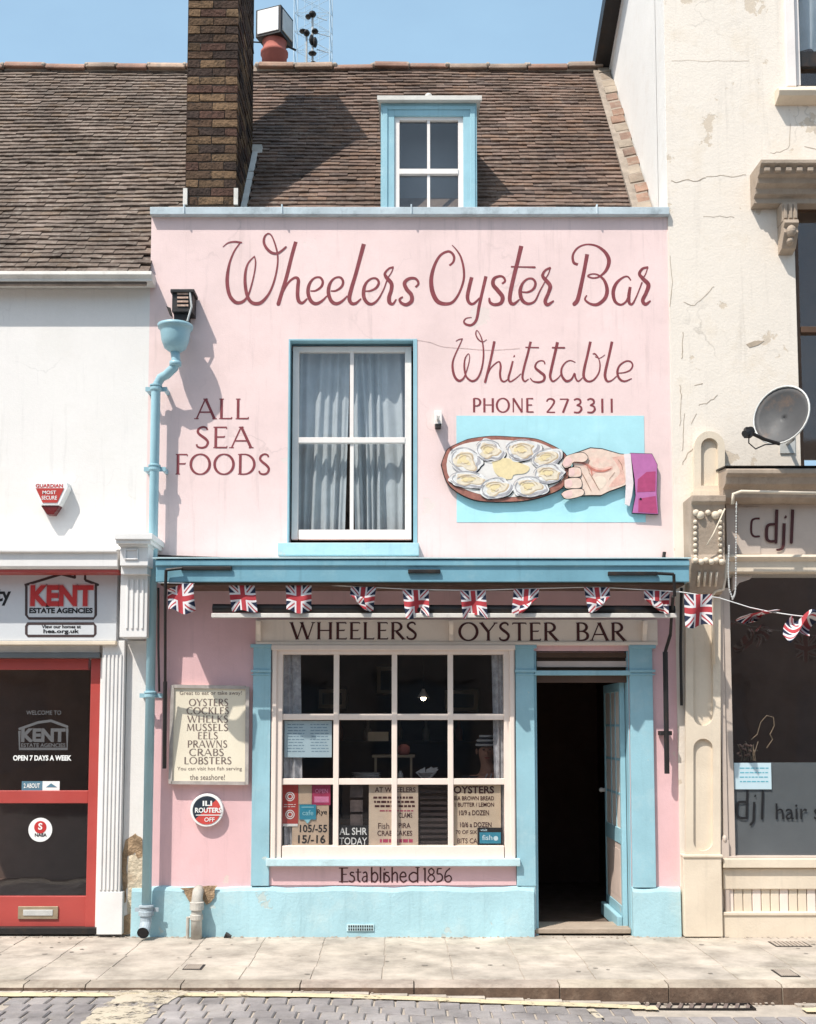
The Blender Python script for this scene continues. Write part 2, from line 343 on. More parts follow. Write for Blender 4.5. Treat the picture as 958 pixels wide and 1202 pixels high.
# ---------------- lettering ----------------
def cat(pts, n=7):                              # Catmull-Rom through (x,y,w)
    if len(pts) < 3: return pts
    P = [pts[0]]+list(pts)+[pts[-1]]; out = []
    for i in range(1, len(P)-2):
        p0, p1, p2, p3 = P[i-1:i+3]
        for k in range(n):
            t = k/n
            out.append(tuple(.5*((2*b)+(-a+c)*t+(2*a-5*b+4*c-d)*t*t+(-a+3*b-3*c+d)*t**3) for a, b, c, d in zip(p0, p1, p2, p3)))
    out.append(tuple(pts[-1])); return out
CNT = [0]
def ribbon(mb, pts, Y, lift=.0008, mi=0, caps=True):     # pts: world (x,z,w)
    CNT[0] += 1; off = (CNT[0] % 9)*.00014
    n = len(pts); L = []; R = []
    for i, (x, z, wd) in enumerate(pts):
        a = pts[max(i-1, 0)]; b = pts[min(i+1, n-1)]
        dx, dz = b[0]-a[0], b[1]-a[1]; l = math.hypot(dx, dz) or 1
        nx, nz = -dz/l*wd/2, dx/l*wd/2; y = Y-lift-off-.0008*i/n
        L.append((x+nx, y, z+nz)); R.append((x-nx, y, z-nz))
    mb.add(L+R, [(i, i+1, n+i+1, n+i) for i in range(n-1)], mi)
    if caps:
        for e, s in ((0, -1), (n-1, 1)):
            x, z, wd = pts[e]; a = pts[max(e-1, 0)]; b = pts[min(e+1, n-1)]
            an = math.atan2(b[1]-a[1], b[0]-a[0]); y = Y-lift-off-.0008*e/n
            arc = [(x+cos(an-s*pi/2+s*pi*k/6)*wd/2*.98, y, z+sin(an-s*pi/2+s*pi*k/6)*wd/2*.98) for k in range(7)]
            mb.add(arc, [tuple(range(7))], mi)
def traced(mb, strokes, ox, oy, sc, Y, smooth=True, mi=0, wk=1.0):
    for st in strokes:
        st = [(p[0], p[1], p[2] if len(p) > 2 else 10) for p in st]
        if len(st) == 1: st = [st[0], (st[0][0]+2, st[0][1]+1, st[0][2])]
        pts = cat(st) if smooth else st
        q = []
        for x, y, wd in pts:
            p = W(ox+x/sc, oy+y/sc, Y); k = (DC+Y)/F*1.02
            q.append((p.x, p.z, max(wd, 3)/sc*k*wk))
        ribbon(mb, q, Y, mi=mi)
def arc(cx, cy, rx, ry, a0, a1, n=14):
    return [(cx+rx*cos(radians(a0+(a1-a0)*i/n)), cy+ry*sin(radians(a0+(a1-a0)*i/n))) for i in range(n+1)]
# roman capitals: (advance, strokes) ; stroke = (kind, pts) T thick N thin C curve
GL = {
'A': (.82, [('N', [(.06, 0), (.40, 1)]), ('T', [(.40, 1), (.76, 0)]), ('H', [(.18, .34), (.64, .34)])]),
'B': (.62, [('T', [(.14, 0), (.14, 1)]), ('C', [(.14, .985)]+arc(.28, .75, .24, .235, 90, -90)+[(.14, .515)]), ('C', [(.14, .515)]+arc(.30, .265, .27, .25, 90, -90)+[(.14, .015)])]),
'C': (.78, [('C', arc(.46, .5, .38, .49, 50, 310, 22))]),
'D': (.80, [('T', [(.14, 0), (.14, 1)]), ('C', [(.14, .985)]+arc(.30, .5, .42, .485, 90, -90, 20)+[(.14, .015)])]),
'E': (.58, [('T', [(.14, 0), (.14, 1)]), ('H', [(.14, .975), (.52, .975)]), ('H', [(.14, .52), (.45, .52)]), ('H', [(.14, .025), (.54, .025)])]),
'F': (.55, [('T', [(.14, 0), (.14, 1)]), ('H', [(.14, .975), (.52, .975)]), ('H', [(.14, .52), (.44, .52)])]),
'G': (.80, [('C', arc(.46, .5, .38, .49, 50, 340, 22)), ('T', [(.80, 0), (.80, .42)])]),
'H': (.82, [('T', [(.14, 0), (.14, 1)]), ('T', [(.68, 0), (.68, 1)]), ('H', [(.14, .52), (.68, .52)])]),
'I': (.30, [('T', [(.15, 0), (.15, 1)])]),
'K': (.68, [('T', [(.14, 0), (.14, 1)]), ('N', [(.16, .45), (.58, 1)]), ('T', [(.28, .56), (.62, 0)])]),
'L': (.58, [('T', [(.14, 0), (.14, 1)]), ('H', [(.14, .025), (.54, .025)])]),
'M': (.95, [('N', [(.10, 0), (.18, 1)]), ('T', [(.18, 1), (.47, .05)]), ('N', [(.47, .05), (.77, 1)]), ('T', [(.77, 1), (.86, 0)])]),
'N': (.84, [('N', [(.14, 0), (.14, 1)]), ('T', [(.14, 1), (.70, 0)]), ('N', [(.70, 0), (.70, 1)])]),
'O': (.92, [('C', arc(.45, .5, .39, .49, 90, 450, 30))]),
'P': (.60, [('T', [(.14, 0), (.14, 1)]), ('C', [(.14, .985)]+arc(.28, .72, .26, .265, 90, -90)+[(.14, .455)])]),
'R': (.68, [('T', [(.14, 0), (.14, 1)]), ('C', [(.14, .985)]+arc(.28, .74, .25, .245, 90, -90)+[(.14, .495)]), ('T', [(.30, .48), (.64, 0)])]),
'S': (.54, [('S', [(.44, .84), (.40, .95), (.27, .99), (.13, .90), (.10, .74), (.20, .60), (.36, .45), (.46, .28), (.40, .08), (.25, .01), (.10, .06), (.06, .18)])]),
'T': (.68, [('T', [(.34, 0), (.34, 1)]), ('H', [(.04, .975), (.64, .975)])]),
'U': (.78, [('T', [(.13, 1), (.13, .35)]), ('C', arc(.39, .33, .26, .32, 180, 360)), ('N', [(.65, .33), (.65, 1)])]),
'W': (1.12, [('T', [(.04, 1), (.32, 0)]), ('N', [(.32, 0), (.56, .96)]), ('T', [(.52, 1), (.80, 0)]), ('N', [(.80, 0), (1.06, 1)])]),
'Y': (.74, [('T', [(.04, 1), (.36, .48)]), ('N', [(.36, .48), (.68, 1)]), ('T', [(.36, 0), (.36, .5)])]),
'X': (.7, [('T', [(.05, 1), (.62, 0)]), ('N', [(.05, 0), (.62, 1)])]),
'1': (.34, [('T', [(.17, 0), (.17, 1)])]),
'2': (.56, [('S', [(.08, .78), (.14, .93), (.28, .99), (.43, .90), (.45, .72), (.32, .42), (.08, .03)]), ('H', [(.07, .03), (.50, .03)])]),
'3': (.54, [('S', [(.09, .90), (.24, .99), (.40, .90), (.41, .68), (.24, .54)]), ('S', [(.22, .54), (.42, .44), (.46, .22), (.32, .02), (.08, .04)])]),
'7': (.54, [('H', [(.05, .965), (.48, .965)]), ('T', [(.48, .97), (.20, 0)])]),
' ': (.34, []),
}
def roman(mb, text, px0, px1, py0, py1, Y, thick=.14, thin=.065, serif=True, gap=.06, mi=0):
    m = (py0+py1)/2; x0 = Xp(px0, m, Y); x1 = Xp(px1, m, Y); z0 = Zp(py1, Y); z1 = Zp(py0, Y); h = z1-z0
    tot = sum(GL[c][0]+gap for c in text)-gap; k = (x1-x0)/tot
    cx = 0
    for ch in text:
        adv, sts = GL[ch]
        for kd, pts in sts:
            if kd == 'S': pts = [(a, b) for a, b, _ in cat([(p[0], p[1], 1) for p in pts], 4)]
            out = []
            n = len(pts)
            for i, (a, b) in enumerate(pts):
                if kd == 'T': wd = thick
                elif kd in 'NH': wd = thin
                else:
                    p, q = pts[max(i-1, 0)], pts[min(i+1, n-1)]; l = math.hypot(q[0]-p[0], q[1]-p[1]) or 1
                    dv = (abs(q[1]-p[1])/l)**1.4
                    if kd == 'S': dv = 1-abs(i/(n-1)-.5)*1.7; dv = max(dv, .05)
                    wd = thin+(thick-thin)*dv
                out.append((x0+(cx+a)*k, z0+b*h, wd*h))
            ribbon(mb, out, Y, mi=mi, caps=False)
            if serif and kd in 'TN':
                for (a, b) in (pts[0], pts[-1]):
                    if b in (0, 1) : ribbon(mb, [(x0+(cx+a)*k-.11*h, z0+abs(b-.02)*h, .05*h), (x0+(cx+a)*k+.11*h, z0+abs(b-.02)*h, .05*h)], Y, mi=mi, caps=False)
            if serif and kd == 'H' and ch in 'EFLT':
                for (a, b) in pts[1:] if ch != 'T' else pts:
                    s = -.08 if b > .9 else (.08 if b < .1 else .05)
                    ribbon(mb, [(x0+(cx+a)*k, z0+b*h, .05*h), (x0+(cx+a)*k, z0+(b+s)*h, .05*h)], Y, mi=mi, caps=False)
        cx += adv+gap
def text(mb, s, px0, px1, py0, py1, Y, bold=0.0, mi=0, lift=.0015, shear=0, depth=0):
    cu = bpy.data.curves.new('t', 'FONT'); cu.body = s; cu.offset = bold; cu.shear = shear; cu.resolution_u = 3; cu.extrude = 0
    o = bpy.data.objects.new('t', cu); me = o.to_mesh()
    vs = [v.co.copy() for v in me.vertices]; fs = [tuple(p.vertices) for p in me.polygons]; o.to_mesh_clear()
    bpy.data.objects.remove(o); bpy.data.curves.remove(cu)
    if not vs: return
    a0 = min(v.x for v in vs); a1 = max(v.x for v in vs); b0 = min(v.y for v in vs); b1 = max(v.y for v in vs)
    m = (py0+py1)/2; x0 = Xp(px0, m, Y); x1 = Xp(px1, m, Y); z0 = Zp(py1, Y); z1 = Zp(py0, Y)
    CNT[0] += 1; y = Y-lift-(CNT[0] % 5)*.0002
    mb.add([(x0+(v.x-a0)/(a1-a0)*(x1-x0), y, z0+(v.y-b0)/(b1-b0)*(z1-z0)) for v in vs], fs, mi)

def wallmesh(mb, x0, x1, z0, z1, holes, yf, yb, mi=0):
    xs = sorted(set([x0, x1]+[v for h in holes for v in h[:2] if x0 < v < x1]))
    zs = sorted(set([z0, z1]+[v for h in holes for v in h[2:] if z0 < v < z1]))
    def solid(i, j):
        if i < 0 or j < 0 or i >= len(xs)-1 or j >= len(zs)-1: return False
        cx = (xs[i]+xs[i+1])/2; cz = (zs[j]+zs[j+1])/2
        return not any(h[0] < cx < h[1] and h[2] < cz < h[3] for h in holes)
    for i in range(len(xs)-1):
        for j in range(len(zs)-1):
            if not solid(i, j): continue
            a, b, c, d = xs[i], xs[i+1], zs[j], zs[j+1]
            mb.add([(a, yf, c), (b, yf, c), (b, yf, d), (a, yf, d)], [(0, 1, 2, 3)], mi)
            mb.add([(a, yb, c), (b, yb, c), (b, yb, d), (a, yb, d)], [(3, 2, 1, 0)], mi)
            if not solid(i-1, j): mb.add([(a, yf, c), (a, yf, d), (a, yb, d), (a, yb, c)], [(0, 1, 2, 3)], mi)
            if not solid(i+1, j): mb.add([(b, yf, c), (b, yf, d), (b, yb, d), (b, yb, c)], [(0, 1, 2, 3)], mi)
            if not solid(i, j-1): mb.add([(a, yf, c), (b, yf, c), (b, yb, c), (a, yb, c)], [(0, 1, 2, 3)], mi)
            if not solid(i, j+1): mb.add([(a, yf, d), (b, yf, d), (b, yb, d), (a, yb, d)], [(0, 1, 2, 3)], mi)
    return mb
def hole(px0, px1, py0, py1, Y=0.0):
    m = (py0+py1)/2; return (Xp(px0, m, Y), Xp(px1, m, Y), Zp(py1, Y), Zp(py0, Y))

def clearglass(): return PGLASS

# ================= GROUND =================
XL, XM, XR = -2.075, 2.10, 5.2           # party lines: left | oyster bar | right
def roadz(x):                            # the road falls towards the gully on the right
    t = min(max((x+1.0)/2.8, 0), 1); t = t*t*(3-2*t)
    return -.035-.075*t
KY = G(479, 1156, 0).y                   # kerb top front edge
g = MB()
for i in range(40):
    x0 = -60+i*3; x1 = x0+3
    ys = [KY+.0, KY-6, -60, -120]
    for k in range(3): g.add([(x0, ys[k], -.16), (x1, ys[k], -.16), (x1, ys[k+1], -.16), (x0, ys[k+1], -.16)], [(0, 1, 2, 3)])
g.box(-60, 60, KY+.08, 60, -.3, -.05)
ground = build(g, 'ground', BED, kind='structure', label='sandy ground bed below the street and pavement')
# road sheet beyond the modelled blocks
RF = KY-1.75
g = MB()
NX = 60
for i in range(NX):
    x0 = -12+i*.4; x1 = x0+.4
    z0, z1 = roadz(x0), roadz(x1)
    g.add([(x0, RF, z0), (x1, RF, z1), (x1, RF-30, z1), (x0, RF-30, z0)], [(0, 1, 2, 3)], 0)
    g.add([(x0, KY-.002, z0-.012), (x1, KY-.002, z1-.012), (x1, RF, z1-.012), (x0, RF, z0-.012)], [(0, 1, 2, 3)], 1)
road = build(g, 'road', [TARM, BED], kind='structure', label='grey block paved street in front of the shops')
road['label'] = 'grey block paved street in front of the shops'
# block = one shared mesh
def unitbox(name, sx, sy, sz, mat, bev=.006, jit=0, seed=0):
    r = random.Random(seed); bm = bmesh.new(); bmesh.ops.create_cube(bm, size=1)
    for v in bm.verts: v.co = Vector((v.co.x*sx, v.co.y*sy, (v.co.z-.5)*sz))
    if bev:
        es = [e for e in bm.edges if all(v.co.z > -sz*.5 for v in e.verts)]
        bmesh.ops.bevel(bm, geom=es, offset=bev, segments=1, affect='EDGES')
    for v in bm.verts: v.co += Vector([r.uniform(-jit, jit) for _ in range(3)])
    me = bpy.data.meshes.new(name); bm.to_mesh(me); bm.free(); me.materials.append(mat); return me
bw, bd = .130, .165
blk = [unitbox('road_block', bw-.013, bd-.005, .05, BLKM, .006, .0016, s) for s in range(5)]
ycur = KY-.17; nb = 0; r = 0
cut = lambda x: x
while nb < 300 and r < 8:
    x = -2.35+(.066 if r % 2 else 0)-(r*.02)
    sk = .0
    while x < 2.62 and nb < 296:
        z = roadz(x)+random.uniform(-.002, .002)
        near_gully = (1.30 < x < 2.5 and r < 1)
        if not near_gully:
            inst(blk[random.randrange(5)], 'road_block', (x+random.uniform(-.003, .003), ycur-bd/2, z), road, (random.uniform(-.01, .01), 0, random.uniform(-.03, .03))); nb += 1
        x += bw
    ycur -= bd; r += 1
g = MB()       # rest of the blocks within reach, joined
yy = KY-.17
for r in range(7):
    x = -6.0
    while x < 6.2:
        if not (-2.40 < x < 2.58):
            z = roadz(x); g.box(x-bw/2+.006, x+bw/2-.006, yy-bd+.005, yy-.005, z-.04, z)
        x += bw
    yy -= bd
build(g, 'road_block_field', BLKM, road, kind='stuff')
# gutter channel course along the kerb + yellow line
g = MB()
x = -6
while x < 6:
    z = roadz(x)+.001
    if not (1.42 < x < 2.36): g.box(x+.004, x+.236, KY-.065, KY-.004, z-.04, z-.002+random.uniform(-.002, .002))
    x += .24
build(g, 'gutter_channel', PAVM, road)
def line_sheet(pts_top, mat, name, lift=.006, parent=road, ragged=.006, n=1):
    m = MB(); m.add([(p[0], p[1], roadz(p[0])+lift) for p in pts_top], [tuple(range(len(pts_top)))]); return build(m, name, mat, parent)
g = MB()
xs = [-6+i*.08 for i in range(150)]
def yedge(x):
    d = 0
    if x > 1.1: t = min((x-1.1)/.45, 1); d = .06*t*t
    return d
for a, b in zip(xs, xs[1:]):
    if 1.50 < a < 2.40: continue
    ja, jb = .004*sin(a*37), .004*sin(b*37)
    if a > 2.3:
        sh = max(0, .10-(a-2.3)*.25)
    else: sh = yedge(a)
    shb = sh
    g.add([(a, KY-.068-sh+ja, roadz(a)+.0035), (b, KY-.068-shb+jb, roadz(b)+.0035), (b, KY-.165-shb+jb, roadz(b)+.0035), (a, KY-.165-sh+ja, roadz(a)+.0035)], [(0, 1, 2, 3)])
build(g, 'yellow_line', YEL, road, label='faded yellow line painted along the kerb')
# worn cream paint patch crossing blocks on the left
def gp(px, py, dz=.0045):
    p = G(px, py, -.035); return (p.x, p.y, roadz(p.x)+dz)
g = MB()
pp = [(120, 1166), (150, 1163), (196, 1161), (222, 1165), (208, 1172), (192, 1180), (182, 1190), (172, 1200), (160, 1212), (88, 1212), (100, 1198), (112, 1186), (128, 1177), (136, 1171)]
out = []
for i, p in enumerate(pp):
    q = pp[(i+1) % len(pp)]
    for k in range(4): t = k/4; out.append(gp(p[0]+(q[0]-p[0])*t+random.uniform(-2.5, 2.5), p[1]+(q[1]-p[1])*t+random.uniform(-.9, .9)))
g.add(out, [tuple(range(len(out)))]); build(g, 'paint_patch', WLINE, road, label='worn cream paint patch across the blocks')
for pp in ([(688, 1173), (697, 1172), (709, 1182), (700, 1183)], [(716, 1190), (724, 1190), (733, 1200), (722, 1200)]):
    g = MB(); g.add([gp(a, b, .0045) for a, b in pp], [(0, 1, 2, 3)]); build(g, 'road_marking', WLINE, road)
# pavement
pv = MB(); pv.box(-7, 7, KY+.14, .3, -.14, -.0055)
pave = build(pv, 'pavement', BED, kind='structure'); pave['label'] = 'pale stone slab pavement along the shopfronts'
KD = .15
py0 = KY+KD+.003; depth = (0.02-py0); rows = 4; rd = depth/rows
slabw = .455
slabs = [unitbox('paving_slab', slabw-.005, rd-.004, .045, PAVM, .003, .0015, 20+s) for s in range(4)]
for rr in range(rows):
    x = -5.4+[0, .008, 0, -.006][rr]
    while x < 5.4:
        inst(slabs[random.randrange(4)], 'paving_slab', (x, py0+rd*(rr+.5), random.uniform(-.0012, .0008)), pave, (random.uniform(-.0015, .0015), random.uniform(-.0015, .0015), random.uniform(-.0015, .0015)))
        x += slabw
# kerb
kb = MB(); kb.box(-7, 7, KY+.03, KY+KD-.01, -.30, -.06)
kerb = build(kb, 'kerb', BED, kind='structure', label='worn stone kerb between pavement and street')
kx = [-5.9, -4.9, -3.95, -3.0, -2.40]+[G(p, 1156, 0).x for p in (100, 212, 352, 486, 657, 785, 918)]+[3.3, 4.2, 5.2, 6]
for i, (a, b) in enumerate(zip(kx, kx[1:])):
    g = MB(); n = 10; L = b-a
    prof = []
    for k in range(n+1):
        x = a+.004+(L-.008)*k/n; j = random.uniform(-.004, .004)
        prof.append((x, j))
    vs = []
    for x, j in prof:
        vs += [(x, KY+j*.8-.004, -.25), (x, KY+j*.8, -.018), (x, KY+.018, -.001), (x, KY+KD, 0), (x, KY+KD, -.25)]
    fs = []
    for k in range(n):
        for q in range(5): g.f.append((k*5+q, k*5+(q+1) % 5, (k+1)*5+(q+1) % 5, (k+1)*5+q)); g.m.append(1 if q == 0 else 0)
    g.f += [(0, 1, 2, 3, 4), tuple(n*5+q for q in range(5))]; g.m += [0, 0]; g.v = vs
    build(g, 'kerb_stone', [KERBM, KGRIME], kerb)
# grit along wall foot and gutter
g = MB(); rg = random.Random(3)
for i in range(420):
    wall_ = i % 3 != 0
    x = rg.uniform(-3.4, 3.4); y = (-.055-abs(rg.gauss(0, .035))) if wall_ else KY-.01-abs(rg.gauss(0, .03)); z = .001 if wall_ else roadz(x)
    r_ = rg.uniform(.002, .007); g.box(x-r_*1.4, x+r_, y-r_, y+r_*1.2, z, z+r_*.9)
build(g, 'grit', MORT, ground, kind='stuff')
g = MB()
for i in range(45):
    x = rg.uniform(-3.3, 3.3); y = rg.uniform(KY+.2, -.15); r_ = rg.uniform(.008, .02)
    g.add([(x+r_*cos(k*pi/4)*rg.uniform(.8, 1.2), y+r_*sin(k*pi/4)*rg.uniform(.8, 1.2), .0035) for k in range(8)], [tuple(range(8))])
build(g, 'trodden_gum', M('trodden_gum', (.27, .235, .20), .9, .2, 30, 0), pave, kind='stuff')
# gully grate
gx0, gx1 = G(700, 1180, -.1).x, G(885, 1180, -.1).x
gr = empty('gully_grate', ((gx0+gx1)/2, KY-.1, -.11), 'black iron gully grate in the street under the deep kerb', 'drain')
g = MB(); z = -.108
g.box(gx0, gx1, KY-.02, KY-.008, z-.03, z); g.box(gx0, gx1, KY-.15, KY-.138, z-.03, z); g.box(gx0, gx0+.015, KY-.138, KY-.02, z-.03, z); g.box(gx1-.015, gx1, KY-.138, KY-.02, z-.03, z)
g.box(gx0+.015, gx1-.015, KY-.138, KY-.02, z-.045, z-.038, 1)
build(g, 'frame', [BLACK, BLACK], gr)
nb = 14; GRB = M('rusty_grate_iron', (.20, .15, .13), .8, .3, 20, .3, 60)
for i in range(nb):
    x = gx0+.03+(gx1-gx0-.06)*i/(nb-1); g = MB()
    g.add([(x-.03, KY-.137, z), (x-.006, KY-.137, z), (x+.036, KY-.021, z), (x+.012, KY-.021, z), (x-.03, KY-.137, z-.02), (x-.006, KY-.137, z-.02), (x+.036, KY-.021, z-.02), (x+.012, KY-.021, z-.02)],
          [(0, 1, 2, 3), (4, 5, 6, 7), (0, 1, 5, 4), (1, 2, 6, 5), (2, 3, 7, 6), (3, 0, 4, 7)])
    build(g, 'bar', GRB, gr)
# small iron covers in the pavement
for i, (pa, pb_, pc, pd, lab) in enumerate([((215, 1133), (243, 1132), (240, 1138), (211, 1138), 'small rusty iron cover in the pavement below the vent pipe'),
                             ((901, 1105), (946, 1105), (954, 1110), (908, 1111), 'long rusty iron cover in the pavement by the hair salon wall'),
                             ((906, 1138), (931, 1138), (938, 1145), (913, 1146), 'small iron cover nearer the kerb in front of the hair salon')]):
    P = [G(*q, .004) for q in (pa, pb_, pc, pd)]
    x0 = min(p.x for p in P)+.02; x1 = max(p.x for p in P)-.02; y0 = min(p.y for p in P); y1 = max(p.y for p in P)
    g = MB(); g.box(x0, x1, y0, y1, -.02, .004, 0)
    n = 8
    for k in range(n): xx = x0+.01+(x1-x0-.02)*k/n; g.box(xx, xx+(x1-x0)/n*.55, y0+.01, y1-.01, .004, .009, 1)
    tag(build(g, 'iron_cover', [BLACK, MORT]), lab, 'drain cover', 'iron covers set in the pavement')

# ================= OYSTER BAR =================
ZPAR = Zp(250, 0)
bar = empty('oyster_bar', ((XL+XM)/2, 0, 0), 'pink painted oyster bar with pale blue trim and script lettering', 'building')
h_up = hole(338, 487, 398, 637); h_shop = hole(322, 601, 760, 1010); h_door = hole(628, 740, 764, 1098)
h_door = (h_door[0], h_door[1], -.01, h_door[3])
ZPL = Zp(1041, 0)
g = wallmesh(MB(), XL, XM, Zp(676, 0), ZPAR-.002, [h_up], 0, .3)
build(g, 'upper_wall', PINK, bar)
g = wallmesh(MB(), XL, XM, 0, Zp(676, 0), [h_shop, h_door], 0, .3)
build(g, 'lower_wall', PINKD, bar)
# blue reveal lining of the upper window
g = MB(); a, b, c, d = h_up; t = .012
g.box(a, a+t, -.004, .14, c, d-t); g.box(b-t, b, -.004, .14, c, d-t); g.box(a, b, -.004, .14, d-t, d)
g.box(b+.001, b+.018, -.006, -.0005, c, d)
build(g, 'window_reveal', BLUE, bar)
g = MB(); g.pb(326, 492, 637, 652, -.06, .20); o = build(g, 'window_sill', BLUEL, bar, bevel=.006)
# coping
g = MB(); zc = Zp(243, -.05)
x0, x1 = Xp(176, 247, -.06), Xp(786, 247, -.06)
g.mould([(-.055, zc-.062), (-.06, zc-.004), (-.04, zc), (.30, zc+.012), (.30, zc-.04), (-.002, zc-.062)], x0, x1)
for px in (215, 330, 482, 700): xx = Xp(px, 247, -.06); g.box(xx, xx+.012, -.066, .28, zc-.064, zc+.018)
build(g, 'parapet_coping', LEAD, bar, bevel=.003)
# plinth
PY = -.045
def plinth(px0, px1, parent=bar, xa=None, xb=None):
    g = MB(); x0 = xa if xa is not None else Xp(px0, 1070, PY); x1 = xb if xb is not None else Xp(px1, 1070, PY)
    n = 26; vs = []; fs = []
    for i in range(n+1):
        x = x0+(x1-x0)*i/n; wv = .006*sin(x*9.3)+.004*sin(x*23+1)
        vs += [(x, PY-.012+.003*sin(x*13), -.03), (x, PY+.002*sin(x*17), ZPL-.03+wv), (x, PY+.012, ZPL-.006+wv), (x, .01, ZPL+.004+wv), (x, .01, -.03)]
    for i in range(n):
        for q in range(5): fs.append((i*5+q, i*5+(q+1) % 5, (i+1)*5+(q+1) % 5, (i+1)*5+q))
    fs += [(0, 1, 2, 3, 4), tuple(n*5+q for q in range(5))]
    g.add(vs, fs); return build(g, 'plinth', BLUEL, parent, label='pale blue masonry plinth')
plinth(0, 627, xa=XL-.045); plinth(743, 800, xb=XM-.01)
# pilasters (three)
def pilaster(px0, px1, pyt, pyb, Yf=-.035):
    g = MB(); g.pb(px0, px1, pyt, pyb, Yf, .05); g.pb(px0-2, px1+2, pyt, pyt+4, Yf-.014, .03)
    g.pb(px0-1.5, px1+1.5, 786, 789, Yf-.012, .02); g.pb(px0-1, px1+1, 791, 792.5, Yf-.008, .02)
    return build(g, 'pilaster', BLUE, bar, bevel=.003)
pilaster(296, 317, 756, 1040); pilaster(606, 628, 757, 1040); pilaster(741, 768, 757, 1042)
g = MB(); g.pb(612, 629, 1036, 1092, -.03, .33); build(g, 'door_jamb', BLUEL, bar, bevel=.004)
g = MB(); a, b, c, d = h_door; g.box(a, a+.02, .0, .30, 0, d); g.box(b-.010, b-.001, .0, .105, 0, d); build(g, 'door_frame', BLUE, bar, bevel=.003)
# right inner jamb board, sunlit
# signboard
g = MB(); g.pb(300, 772, 727, 757, -.03, .035); g.pb(300, 772, 753.5, 757.5, -.045, .02)
sb = build(g, 'signboard', SIGNC, bar, bevel=.003)
for px in (303, 529, 756):
    g = MB(); x = Xp(px, 740, -.05); zt, zb = Zp(729, -.05), Zp(752, -.05)
    g.mould([(-.032, zb), (-.045, zb), (-.05, zb+.05), (-.085, zt-.03), (-.09, zt), (-.032, zt)], x-.012, x+.022)
    build(g, 'sign_bracket', SIGNC, bar, bevel=.003)
for tx_, a_, b_, c_, d_ in (('WHEELERS', 341, 490, 730.5, 750.5), ('OYSTER', 538, 655, 731, 752), ('BAR', 675, 734, 731, 752)):
    g = MB(); roman(g, tx_, a_, b_, c_, d_, -.031, .16, .07); build(g, 'lettering', LETD, sb, recalc=False, label='dark maroon serif capitals reading '+tx_)
# painted upper lettering
SC1 = 5.9875
g = MB()
e1 = [(685,488,10),(720,487,14),(760,460,18),(772,425,18),(755,395,16),(720,395,14),(690,420,18),(672,460,24),(670,510,26),(690,560,26),(725,578,24),(765,560,18),(800,525,10)]
traced(g, [[(70,180,6),(105,152,10),(150,143,14),(200,148,12)],
 [(190,152,10),(150,210,12),(118,290,16),(102,380,24),(102,450,26),(118,520,26),(150,562,26),(180,572,24),(215,560,20),(245,525,14),(265,470,12),(290,370,10),(300,290,10),(292,245,8)],
 [(292,245,8),(250,290,12),(230,350,18),(226,430,22),(238,510,24),(262,560,24),(300,578,26),(345,565,24),(395,505,16),(430,420,14),(452,320,12),(455,240,12),(440,170,12),(415,105,10),(390,85,10),(365,105,14),(358,145,18),(375,185,20),(410,218,20),(450,225,18),(485,205,16),(513,180,14)],
 [(583,142,26),(555,240,26),(520,380,26),(490,480,26),(460,580,28)],
 [(470,545,14),(510,460,16),(545,415,16),(580,395,20),(600,410,24),(597,460,26),(595,520,26),(605,562,26),(630,572,20),(660,545,12)],
 e1, [(x+143, y, w_) for x, y, w_ in e1]], 250, 260, SC1, 0)
traced(g, [[(462,158,30),(440,240,28),(405,370,26),(375,470,28),(360,540,28),(375,575,24),(405,575,20),(440,545,10)],
 [(470,490,10),(510,487,14),(550,465,18),(567,430,18),(550,402,16),(515,402,14),(480,430,18),(462,475,24),(462,530,26),(485,570,24),(520,580,20),(560,550,14),(600,480,10),(625,410,10)],
 [(672,322,16),(640,330,14),(610,365,18),(622,395,26),(655,435,28),(655,480,26),(640,530,28),(642,568,28),(665,580,18),(688,550,10)], [(668,325,8),(655,360,8),(630,395,8)],
 [(825,462,14),(846,435,16),(825,402,18),(780,402,22),(748,432,26),(762,475,28),(795,515,28),(797,560,28),(760,585,24),(725,572,20),(713,548,16),(732,532,12)]], 350, 260, SC1, 0)
build(g, 'lettering', LETM, bar, recalc=False, label='maroon script word Wheelers painted on the wall')
g = MB()
traced(g, [[(195,250,14),(222,225,16),(228,190,18),(210,160,18),(180,152,18),(130,180,18),(90,250,22),(68,340,28),(75,430,32),(110,500,32),(165,520,26),(220,505,20),(265,440,16),(295,350,16),(295,270,16),(275,190,14),(245,140,10),(215,108,6)],
 [(352,332,26),(335,400,26),(322,470,26),(335,512,22),(365,518,18),(405,480,12)], [(452,325,24),(430,420,22),(405,530,22),(385,630,20),(350,668,18),(310,662,16),(297,642,12),(315,620,8),(350,615,5)],
 [(565,378,14),(586,358,16),(572,330,16),(540,326,18),(507,345,24),(503,385,28),(535,425,30),(568,470,30),(558,512,26),(515,525,22),(482,510,20),(475,482,14)],
 [(700,112,30),(675,220,28),(645,340,28),(622,450,28),(622,505,26),(647,520,22),(685,490,10)], [(628,258,12),(710,260,10),(795,262,14)],
 [(700,435,10),(745,437,14),(785,415,18),(800,375,18),(780,344,16),(745,344,14),(710,375,18),(692,430,26),(705,490,26),(745,518,20),(795,500,14),(830,430,10),(868,360,8)],
 [(908,265,16),(870,283,16),(850,322,22),(878,358,28),(903,395,28),(890,445,24),(868,500,26),(885,525,24),(925,500,12)], [(905,265,8),(890,310,8),(870,340,8)]], 495, 270, SC1, 0)
build(g, 'lettering', LETM, bar, recalc=False, label='maroon script word Oyster painted on the wall')
g = MB()
